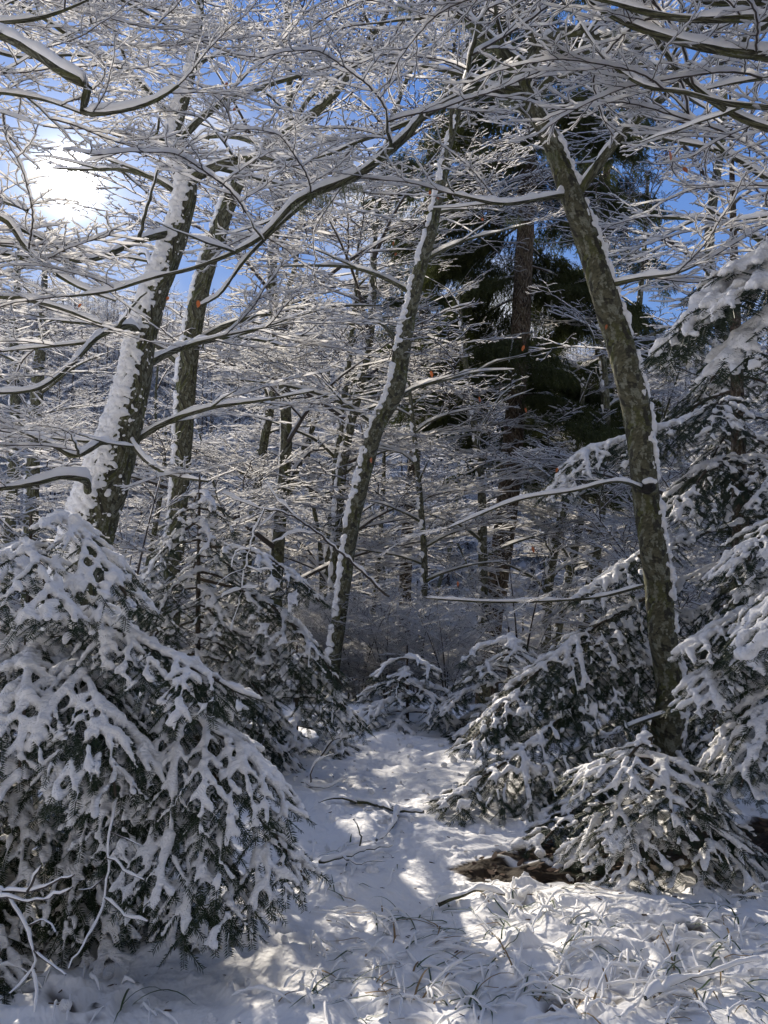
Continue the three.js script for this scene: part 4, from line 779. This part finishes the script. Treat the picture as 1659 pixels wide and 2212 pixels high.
// the fir just outside the right edge with thick snow on its near boughs
{
  const P = at(1990, 1300, 3.7);
  fir({ seed: 807, name: 'tall_fir', x: P.x, z: P.z, h: 4.6, r: 0.07, cell: 0.0145, size: 1.4, snow: 1.35, gap: 0.068, gap2: 0.056, droop: 0.3, label: 'fir reaching in from the right edge with the thickest snow on its upper boughs',
    drawn: [
      { pts: [[1960, 500, 3.6], [1800, 540, 3.4], [1680, 580, 3.3], [1600, 620, 3.25], [1520, 690, 3.2]], width: 0.3 },
      { pts: [[1960, 620, 3.6], [1800, 640, 3.4], [1690, 670, 3.25], [1610, 730, 3.2], [1560, 800, 3.15]], width: 0.3 },
      { pts: [[1960, 480, 3.7], [1800, 470, 3.5], [1700, 520, 3.4], [1620, 570, 3.4], [1540, 600, 3.4]], width: 0.24 },
      { pts: [[1960, 560, 3.7], [1780, 560, 3.5], [1640, 600, 3.4], [1530, 650, 3.4], [1440, 740, 3.4]], width: 0.26 },
      { pts: [[1960, 1150, 3.6], [1820, 1200, 3.4], [1720, 1290, 3.3], [1660, 1400, 3.2]], width: 0.34 },
    ] });
}
{
  const P = at(1760, 1560, 4.5);
  fir({ seed: 810, name: 'young_fir', x: P.x, z: P.z, h: 2.6, r: 0.045, cell: 0.0125, size: 1.05, snow: 1.3, droop: 0.45, gap: 0.056, label: 'fir at the lower right edge, clotted snow on boughs hanging over the beech foot',
    drawn: [
      { pts: [[1750, 1290, 4.5], [1650, 1310, 4.2], [1570, 1350, 4.1], [1490, 1410, 4.0]], width: 0.34 },
      { pts: [[1750, 1230, 4.5], [1680, 1240, 4.1], [1640, 1330, 3.9], [1620, 1440, 3.8]], width: 0.36 },
      { pts: [[1750, 1400, 4.5], [1650, 1400, 4.2], [1560, 1440, 4.0], [1490, 1520, 3.9]], width: 0.3 },
      { pts: [[1750, 1450, 4.5], [1690, 1480, 3.9], [1640, 1580, 3.7], [1600, 1700, 3.6]], width: 0.36 },
      { pts: [[1750, 1560, 4.5], [1680, 1580, 4.0], [1610, 1620, 3.8], [1560, 1690, 3.7]], width: 0.34 },
      { pts: [[1760, 1150, 4.5], [1690, 1120, 4.2], [1630, 1170, 4.1], [1570, 1250, 4.0]], width: 0.34 },
    ] });
}
{
  const P = at(1410, 1850, 3.9);
  fir({ seed: 808, x: P.x, z: P.z, h: 0.62, r: 0.02, cell: 0.0115, size: 0.95, snow: 0.95, label: 'low fir of hanging snowy shoots at the lower right below the leaning beech', boughs: ring(rng(12), 0.3, 0.97, 16, 0.75, 0.4, -190, 10, 0.25, -1.1) });
}
// ---- the dark spruces in the middle distance
const FARSPRAY = [1, 2, 3].map((s) => {
  const rnd = rng(900 + s), mb = new MB();
  const strip = (p, d, l, w) => { const m = p.clone().addScaledVector(d, l * 0.5), t = p.clone().addScaledVector(d, l), q = V().crossVectors(d, V(rnd() - 0.5, rnd() - 0.2, rnd() - 0.5)).normalize().multiplyScalar(w), n = V().crossVectors(d, q).normalize(); const A = mb.v(p.x, p.y, p.z, n.x, n.y, n.z), B = mb.v(m.x + q.x, m.y + q.y, m.z + q.z, n.x, n.y, n.z), C = mb.v(t.x, t.y, t.z, n.x, n.y, n.z), D = mb.v(m.x - q.x, m.y - q.y, m.z - q.z, n.x, n.y, n.z); mb.i.push(A, B, C, A, C, D); };
  for (let i = 0; i < 26; i++) { // hanging shoots with short needles clumps
    const x = 0.55 * rnd(), p = V(x, 0, (rnd() - 0.5) * 0.4 * (1 - x)), d = V(0.45 + 0.3 * rnd(), -0.35 - 0.7 * rnd(), (rnd() - 0.5) * 0.9).normalize(), l = 0.14 + 0.2 * rnd();
    for (let k = 0; k < 9; k++) { const q = p.clone().addScaledVector(d, l * k / 9); for (const s2 of [-1, 1]) strip(q, d.clone().multiplyScalar(0.8).add(V(s2 * (rnd() - 0.2), (rnd() - 0.5), s2 * (rnd() - 0.3))).normalize(), 0.05 + 0.03 * rnd(), 0.006); }
  }
  return mb.geo();
});
function spruce(o) {
  const rnd = rng(o.seed), t = thing('spruce_tree', o.label, 'tree');
  const nodes = o.pts.map(([x, y, d, w]) => ({ p: at(x, y, d), r: wpx(w, d) })); const a = nodes[0]; nodes.unshift({ p: V(a.p.x - 0.1, groundH(a.p.x, a.p.z) - 0.2, a.p.z), r: a.r * 1.1 });
  const pts = smooth(nodes, 0.2), mb = new MB(); tube(mb, pts, 16, 0.06, 0.12, true, 0.5); part('trunk', mb.geo(), M.firBark, t);
  const y0 = at(0, o.yLow, o.pts[0][2]).y, y1 = pts[pts.length - 1].p.y; let phi = rnd() * 6;
  for (let k = 0; k < o.n; k++) {
    const f = (k + 0.4 * rnd()) / o.n, y = lerp(y0, y1, f), i = pts.findIndex((q) => q.p.y >= y), q = pts[i < 0 ? pts.length - 1 : i]; phi += 2.4 + 0.5 * rnd();
    if (Math.sin(phi) > 0.35 && y < lerp(y0, y1, 0.62) && rnd() < 0.6) continue;
    const len = o.len * (lerp(1, 0.35, f)) * (0.6 + 0.55 * rnd()) * (f < 0.15 ? 0.75 : 1), path = smooth(bend(q.p, phi, len, 0.05 - 0.1 * rnd(), -0.45 - 0.5 * rnd(), 0.008 + 0.008 * len, rnd), 0.15), st = new MB(), sn = new MB();
    tube(st, path, 4); const lists = FARSPRAY.map(() => []), thinned = o.thin ?? 1;
    snowTube(sn, path, 5, () => 0.02 + 0.02 * rnd(), () => 0.018, rnd() * 50, 0.7);
    for (let j = 2; j < path.length; j++) {
      const T = tangent(path, j), S = V().crossVectors(T, UP).normalize(), g = j / path.length, w = len * 0.34 * Math.sin(Math.PI * Math.min(1, 0.25 + 0.75 * (1 - g)));
      for (let m = 0; m < 4; m++) { if (rnd() > thinned) continue; const off = (rnd() * 2 - 1) * w, p = path[j].p.clone().addScaledVector(S, off).add(V(0, -Math.abs(off) * 0.35, 0)); lists[Math.floor(rnd() * 3)].push(alongMatrix(p, T.clone().addScaledVector(S, off * 1.5 / (w + 0.1)).setY(T.y * 0.5 - 0.1), 0.75 + 0.6 * rnd(), (rnd() - 0.5) * 0.6)); }
    }
    const b = part('bough', st.geo(), M.stem, t); lists.forEach((l, q2) => { if (l.length) inst('needles', FARSPRAY[q2], M.farNeedle, l, b); }); if (sn.count) part('snow', sn.geo(), M.frost, b);
  }
}
spruce({ seed: 951, label: 'big dark spruce in the middle distance with flaky grey trunk and hanging green boughs', yLow: 1010, n: 46, len: 2.7, thin: 1,
  pts: [[1058, 1380, 14, 48], [1080, 1220, 14, 47], [1097, 1080, 14, 48], [1110, 930, 14, 44], [1120, 780, 14, 42], [1129, 620, 14, 40], [1136, 480, 14, 36], [1142, 360, 14, 31], [1147, 240, 14, 25], [1152, 100, 14, 18], [1156, -60, 14, 10], [1158, -200, 14, 4]] });
spruce({ seed: 952, label: 'second dark spruce further off, its boughs showing right of the big spruce', yLow: 900, n: 28, len: 1.8, thin: 0.7,
  pts: [[1285, 1150, 17, 30], [1290, 900, 17, 28], [1300, 700, 17, 25], [1306, 500, 17, 20], [1312, 320, 17, 14], [1316, 160, 17, 7]] });
spruce({ seed: 953, label: 'third dark spruce, its boughs showing between the middle beech and the big spruce', yLow: 850, n: 26, len: 2.2, thin: 0.75,
  pts: [[880, 1150, 18, 26], [905, 900, 18, 24], [915, 700, 18, 21], [920, 520, 18, 16], [925, 380, 18, 10], [928, 270, 18, 5]] });
// tall spruces standing behind the viewer, which keep the near ground in shade
{
  const first = scene.children.find((o) => o.name === 'spruce_tree'), c = at(1058, 1380, 14);
  [[-3.6, 3.2], [3.4, 3.4], [0.2, 5.6], [-6.6, 5], [6.6, 5.4], [-3.2, 8], [3.4, 8.4], [-9, 1.8], [9, 2.4], [0.4, 11]].forEach(([x, z], i) => {
    const o = first.clone(); o.name = numbered('spruce_tree'); o.userData = { label: 'dark spruce behind the viewer, outside the picture', category: 'tree', group: 'spruces behind the viewer' };
    o.position.set(x - c.x, groundH(x, z) - groundH(c.x, c.z), z - c.z); scene.add(o);
  });
}
console.log('fir snow triangles', TRI.n);
// ------------------------------------------------------------------ small things
function groundAt(x, y) {                                                 // the point of the ground seen at (x, y)
  let d = 1; for (; d < 40; d += 0.02) { const p = at(x, y, d); if (p.y <= snowH(p.x, p.z)) return p; } return at(x, y, d);
}
// tufts of long sedge bent under snow
{
  const rnd = rng(333);
  const tuft = (x, y, n, L, spreadAz, label, group) => {
    const c = groundAt(x, y), t = thing('sedge_tuft', label, 'grass tuft', group); t.position.copy(c);
    for (let k = 0; k < n; k++) {
      const az = spreadAz ? spreadAz[0] + (spreadAz[1] - spreadAz[0]) * rnd() : rnd() * 6.283, l = L * (0.55 + 0.7 * rnd()), dry = rnd() < 0.3, p = V((rnd() - 0.5) * 0.22, -0.03, (rnd() - 0.5) * 0.22), pts = [{ p: p.clone(), r: 0 }];
      let e = 0.1 + 0.7 * rnd() * (0.5 + rnd()); const m = 9, sink = (0.16 + 0.16 * rnd()) * (0.5 + rnd()); let A = az;
      for (let j = 0; j < m; j++) {
        p.add(V(Math.cos(A) * Math.cos(e), Math.sin(e), Math.sin(A) * Math.cos(e)).multiplyScalar(l / m)); e -= sink * (0.4 + 0.25 * j / 2); A += 0.12 * (rnd() - 0.5);
        const g = snowH(c.x + p.x, c.z + p.z) - c.y + 0.012; if (p.y < g && j > 1) { p.y = lerp(p.y, g, 0.8); e = Math.max(e, -0.1); } pts.push({ p: p.clone(), r: 0 });
      }
      const w = (0.0025 + 0.0022 * rnd()), b = new MB();
      pts.forEach((q, i) => { const T = tangent(pts, i), S = V().crossVectors(T, UP); if (S.lengthSq() < 0.01) S.set(1, 0, 0); S.normalize(); const U = V().crossVectors(S, T), f = w * (1 - Math.pow(i / m, 3)); q.r = f;
        for (const [a, u] of [[-1, 0.5], [0, 0], [1, 0.5]]) b.v(q.p.x + S.x * a * f + U.x * u * f, q.p.y + S.y * a * f + U.y * u * f, q.p.z + S.z * a * f + U.z * u * f, U.x - S.x * a * 0.4, U.y - S.y * a * 0.4, U.z - S.z * a * 0.4); });
      for (let i = 0; i < m; i++) for (let q = 0; q < 2; q++) { const a = i * 3 + q; b.i.push(a, a + 1, a + 3, a + 1, a + 4, a + 3); }
      const blade = part('blade', b.geo(), dry ? M.dryGrass : M.grass, t), sn = new MB();
      const from = rnd() < 0.75 ? 1 : 3, run = smooth(pts.slice(from, rnd() < 0.7 ? m + 1 : m - 1), 0.018); run.forEach((q) => { q.r = 0.002; });
      if (rnd() < 0.62) { snowTube(sn, run, 6, () => 0.005 + 0.006 * rnd(), () => 0.0038 + 0.002 * rnd(), rnd() * 90, 1.0); part('snow', sn.geo(), M.snow, blade); }
    }
  };
  const group = 'sedge tufts bent under snow in the foreground';
  tuft(1190, 1930, 12, 0.34, [0.2, 2.9], 'upright sedge tuft catching the sun below the dark hollow', undefined);
  tuft(905, 2105, 9, 0.26, null, 'sedge tuft with a dry orange blade in the lower middle', undefined);
  tuft(1180, 2110, 11, 0.36, null, 'tall sedge tuft near the bottom edge with two long blades standing up', undefined);
  tuft(130, 2130, 9, 0.3, null, 'sedge tuft in the lower left corner under the snow crusted twigs', undefined);
  tuft(260, 2150, 8, 0.26, [-0.5, 2.5], 'sedge tuft right of the lower left corner', undefined);
  const spots = [[960, 1990], [1050, 1960], [1130, 2000], [1260, 1985], [1330, 2010], [1540, 1960], [1610, 1960], [1640, 2050], [1540, 2080], [1440, 2080], [1280, 2080], [1060, 2080], [980, 2130], [930, 2190], [1080, 2190], [1280, 2180], [1390, 2180], [1500, 2190], [1600, 2170], [860, 2010], [1530, 1910], [1620, 1880], [1010, 2050], [1190, 2040], [1590, 2030], [1150, 2150], [1340, 2140], [1450, 2130], [1560, 2140], [1000, 2170], [1210, 2150], [900, 2060], [1100, 1930], [800, 2050], [860, 2130], [770, 2150], [700, 2090], [640, 2170], [820, 1970]];
  for (const [x, y] of spots) tuft(x + 30 * (rnd() - 0.5), y + 16 * (rnd() - 0.5), 8 + Math.floor(6 * rnd()), 0.17 + 0.13 * rnd(), null, 'sedge tuft bent under snow, one of many alike in the lower foreground', group);
  for (const [x, y] of [[700, 1880], [760, 1930], [730, 1840], [820, 1860], [690, 1970]]) tuft(x, y, 7, 0.22, null, 'low sedge tuft at the left rim of the path beside the big fir', 'low sedge tufts at the left rim of the path');
}
// fallen sticks and bare snow crusted twigs
function stick(name, label, category, lists, mat = M.bark, o = {}) {
  const t = thing(name, label, category);
  for (const [l, d, w] of lists) {
    const ns = l.map(([x, y, dd], i) => ({ p: dd ? at(x, y, dd) : groundAt(x, y).add(V(0, d, 0)), r: w * (1 - 0.6 * i / (l.length - 1)) })), pts = smooth(ns, 0.028), b = new MB(), s = new MB();
    pts.forEach((q, i) => { q.p.x += 0.008 * vnoise(i * 0.7, l[0][0], 1); q.p.y += 0.008 * vnoise(i * 0.7, l[0][1], 5); });
    tube(b, pts, 7, 0.15, 0.05, false, 0.4); snowTube(s, pts, 7, (r) => (r * 0.9 + 0.013) * (o.snow ?? 1), (r) => (r * 0.7 + 0.007) * (o.snow ?? 1), l[0][0], 0.85);
    const br = part('branch', b.geo(), mat, t); part('snow', s.geo(), M.snow, br);
  }
  return t;
}
stick('fallen_branch', 'fallen branch lying across the far part of the snowy path', 'branch', [[[[755, 1738], [810, 1748], [860, 1762], [915, 1768]], 0.03, 0.018], [[[860, 1762], [845, 1800], [815, 1835]], 0.04, 0.014], [[[770, 1742], [720, 1735], [690, 1745]], 0.03, 0.01]]);
stick('fallen_branch', 'crooked bare stick lying on the path in front of the fallen branch', 'branch', [[[[690, 1880], [740, 1868], [800, 1850], [850, 1842]], 0.04, 0.009], [[[775, 1840, 4.15], [778, 1800, 4.15], [765, 1770, 4.15]], 0, 0.006], [[[740, 1868], [770, 1885], [830, 1880]], 0.05, 0.006]]);
stick('fallen_branch', 'short stick half sunk in snow below the hollow under the right fir', 'branch', [[[[945, 1965], [990, 1945], [1040, 1935], [1090, 1945]], 0.025, 0.014]]);
stick('fallen_branch', 'thin straight stick lying across the snow at the bottom right', 'branch', [[[[1390, 2190], [1480, 2150], [1570, 2120], [1650, 2100]], 0.05, 0.006]]);
stick('twig_spray', 'bare snow crusted twigs in the dark at the lower left edge', 'twigs', [
  [[[-60, 1900, 2.5], [20, 1940, 2.45], [60, 2010, 2.4], [75, 2110, 2.35], [70, 2190, 2.3]], 0, 0.007], [[[10, 1930, 2.45], [70, 1920, 2.4], [120, 1905, 2.35], [165, 1885, 2.3]], 0, 0.006], [[[60, 1930, 2.4], [80, 1890, 2.38], [92, 1865, 2.36]], 0, 0.005],
  [[[-20, 1935, 2.45], [50, 1945, 2.4], [110, 1940, 2.35], [160, 1915, 2.3]], 0, 0.005], [[[75, 2050, 2.38], [110, 2080, 2.35], [140, 2110, 2.3]], 0, 0.005], [[[62, 2000, 2.4], [100, 1985, 2.36], [120, 2010, 2.33]], 0, 0.004], [[[72, 2090, 2.36], [40, 2130, 2.33], [20, 2150, 2.3]], 0, 0.004],
], M.twig, { snow: 0.62 });
stick('twig_spray', 'bare hanging twig against the dark beneath the left front fir', 'twigs', [
  [[[255, 1720, 2.9], [238, 1800, 2.8], [232, 1880, 2.75], [222, 1960, 2.7], [180, 2040, 2.6], [150, 2090, 2.55]], 0, 0.006], [[[235, 1850, 2.76], [270, 1880, 2.74], [310, 1900, 2.72]], 0, 0.004], [[[232, 1890, 2.75], [200, 1920, 2.73], [170, 1925, 2.7]], 0, 0.004],
  [[[225, 1940, 2.7], [270, 1980, 2.68], [320, 1990, 2.66]], 0, 0.004], [[[236, 1800, 2.8], [275, 1815, 2.78], [312, 1830, 2.76]], 0, 0.004],
], M.twig, { snow: 0.6 });
stick('twig_spray', 'long bare branch with a hanging comb of twigs lit white before the pointed fir', 'twigs', [
  [[[840, 1290, 5.6], [760, 1215, 5.3], [690, 1155, 5.0], [620, 1110, 4.8], [560, 1098, 4.7], [480, 1065, 4.6]], 0, 0.009], [[[570, 1098, 4.7], [548, 1150, 4.65], [530, 1230, 4.6], [518, 1290, 4.58], [498, 1360, 4.55]], 0, 0.006],
  [[[530, 1230, 4.6], [500, 1240, 4.56], [468, 1265, 4.52]], 0, 0.004], [[[532, 1225, 4.6], [560, 1232, 4.6], [592, 1230, 4.6]], 0, 0.004], [[[522, 1275, 4.58], [495, 1280, 4.56], [478, 1290, 4.54]], 0, 0.004], [[[522, 1270, 4.58], [545, 1272, 4.58], [560, 1262, 4.58]], 0, 0.004],
  [[[540, 1185, 4.62], [510, 1190, 4.6], [500, 1225, 4.58]], 0, 0.004], [[[690, 1155, 5.0], [640, 1150, 4.9], [590, 1170, 4.8]], 0, 0.005], [[[640, 1115, 4.85], [600, 1080, 4.8], [570, 1040, 4.75]], 0, 0.005], [[[600, 1105, 4.78], [570, 1130, 4.7], [540, 1140, 4.66]], 0, 0.005],
], M.twig);
stick('twig_spray', 'bare branch low over the valley end, left of the path gap', 'twigs', [
  [[[690, 1640, 5.6], [720, 1600, 5.5], [770, 1590, 5.4], [800, 1570, 5.4]], 0, 0.007], [[[720, 1600, 5.5], [700, 1560, 5.45], [690, 1520, 5.4]], 0, 0.005], [[[650, 1690, 5.2], [700, 1700, 5.1], [750, 1680, 5.1]], 0, 0.006], [[[670, 1695, 5.15], [680, 1650, 5.1], [720, 1630, 5.1]], 0, 0.005],
], M.twig);
// the last orange leaves
{
  const rnd = rng(91), proto = (() => { const sh = new THREE.Shape(); sh.moveTo(0, 0); sh.bezierCurveTo(0.018, 0.01, 0.02, 0.035, 0, 0.06); sh.bezierCurveTo(-0.02, 0.035, -0.018, 0.01, 0, 0); const g = new THREE.ShapeGeometry(sh, 8); const p = g.attributes.position; for (let i = 0; i < p.count; i++) p.setZ(i, 0.2 * Math.abs(p.getX(i)) + 1.2 * (p.getY(i) - 0.03) ** 2 * 4); g.computeVertexNormals(); return g; })();
  const G = 'last orange leaves hanging in the bare twigs';
  for (const [x, y, d, s, label] of [[493, 178, 4.6, 0.9, 'orange leaf high on a twig left of the top middle'], [508, 232, 4.8, 0.7, 'small orange leaf just under another at the upper left'], [932, 800, 4.6, 1, 'bright orange leaf right of the kink in the middle beech'], [800, 988, 4.8, 0.9, 'orange leaf on the trunk of the crooked middle beech'], [430, 648, 4.2, 1, 'brown orange leaf before the straight beech trunk'], [1036, 856, 4.9, 0.8, 'orange leaf left of the big spruce trunk, below mid height'],
    [928, 410, 6, 0.9], [945, 425, 6.2, 0.8], [1040, 470, 6, 0.8], [850, 520, 6.2, 0.8], [855, 545, 6, 0.8], [1132, 745, 5.4, 0.9], [1135, 880, 5.2, 0.8], [460, 632, 4.4, 0.7], [365, 640, 4.6, 0.7], [175, 655, 4.8, 0.7], [1310, 700, 5.2, 0.8], [1205, 1010, 5, 0.7], [1150, 1180, 5, 0.9], [990, 1255, 5, 0.8], [1450, 325, 3.8, 1.3, 'large brown curled leaf among the branches at the upper right'], [1476, 360, 3.8, 0.8]]) {
    const o = thing('dry_leaf', label || 'small orange leaf hanging among bare snowy twigs', 'leaf', label ? undefined : G); o.position.copy(at(x, y, d)); o.rotation.set(2.8 + 0.6 * (rnd() - 0.5), (rnd() - 0.5) * 1.6, (rnd() - 0.5) * 0.8);
    const m = part('blade', proto, M.leaf, o); m.scale.setScalar(s * 0.85); const st = new MB(); tube(st, [{ p: V(0, 0, 0), r: 0.0012 }, { p: V(0, -0.03, 0.003), r: 0.001 }], 4); part('stalk', st.geo(), M.twig, o);
  }
}

// crumbs of bark, buds and twigs that have dropped on the snow
{
  const rnd = rng(55), bit = new MB(), mats = [];
  tube(bit, [{ p: V(-0.012, 0, 0), r: 0.0016 }, { p: V(0, 0.001, 0.001), r: 0.0022 }, { p: V(0.012, 0, -0.001), r: 0.001 }], 4);
  while (mats.length < 900) { const z = -1.8 - 6 * Math.pow(rnd(), 0.8), x = (rnd() * 2 - 1) * (0.5 - z * 0.5), s = 0.4 + 1.8 * rnd() * rnd(); mats.push(new THREE.Matrix4().compose(V(x, snowH(x, z) + 0.001, z), new THREE.Quaternion().setFromEuler(new THREE.Euler(0.5 * (rnd() - 0.5), rnd() * 6.28, 0.6 * (rnd() - 0.5))), V(s, s, s))); }
  const t = thing('forest_litter', 'dark crumbs of bark and buds scattered on the snow', 'litter'); t.userData.kind = 'stuff'; inst('crumbs', bit.geo(), M.litter, mats, t);
}

// lumps of snow that have fallen from the boughs
{
  const rnd = rng(56), protos = [1, 2].map((k) => { const b = new MB(), caps = []; for (let i = 0; i < 4; i++) { const a = V((rnd() - 0.5) * 0.04, (rnd() - 0.5) * 0.02, (rnd() - 0.5) * 0.04); caps.push({ a, b: a, r: 0.012 + 0.014 * rnd() }); } snowBody(caps, 0.007, 0.01, 0.003, b); return b.geo(); }), lists = [[], []];
  while (lists[0].length + lists[1].length < 420) { const z = -1.7 - 5.5 * Math.pow(rnd(), 0.8), x = (rnd() * 2 - 1) * (0.5 - z * 0.5), s = 0.3 + 1.1 * rnd() * rnd(); lists[rnd() < 0.5 ? 0 : 1].push(new THREE.Matrix4().compose(V(x, snowH(x, z) + 0.004, z), new THREE.Quaternion().setFromEuler(new THREE.Euler(rnd() * 6, rnd() * 6.28, rnd() * 6)), V(s, s, s))); }
  const t = thing('snow_clumps', 'small clumps of snow dropped from the branches on the forest floor', 'snow clumps'); t.userData.kind = 'stuff'; lists.forEach((l, k) => inst('clumps', protos[k], M.snow, l, t));
}

// last year's leaves where the firs keep the snow off
{
  const rnd = rng(57), lf = scene.children.find((o) => o.name === 'dry_leaf').children[0].geometry, mats = []; let tries = 0;
  while (mats.length < 420 && tries++ < 60000) { const z = -3.2 - 1.6 * rnd(), x = -2 + 4.6 * rnd(); if (bareness(x, z) < 0.5) continue; const s = 0.5 + 0.5 * rnd(); mats.push(new THREE.Matrix4().compose(V(x, snowH(x, z) + 0.004, z), new THREE.Quaternion().setFromEuler(new THREE.Euler(-1.57 + 1.1 * (rnd() - 0.5), 0.9 * (rnd() - 0.5), rnd() * 6.28)), V(s, s, s))); }
  const t = thing('leaf_litter', 'brown fallen leaves on the bare earth under the right hand firs', 'leaf litter'); t.userData.kind = 'stuff'; inst('leaves', lf, M.fallen, mats, t);
}
{ let n = 0; const seen = new Set(); scene.traverse((o) => { if (o.isMesh && !seen.has(o.geometry)) { seen.add(o.geometry); n += (o.geometry.index ? o.geometry.index.count : o.geometry.attributes.position.count) / 3; } }); console.log('triangles', n); }
renderer.render(scene, camera);
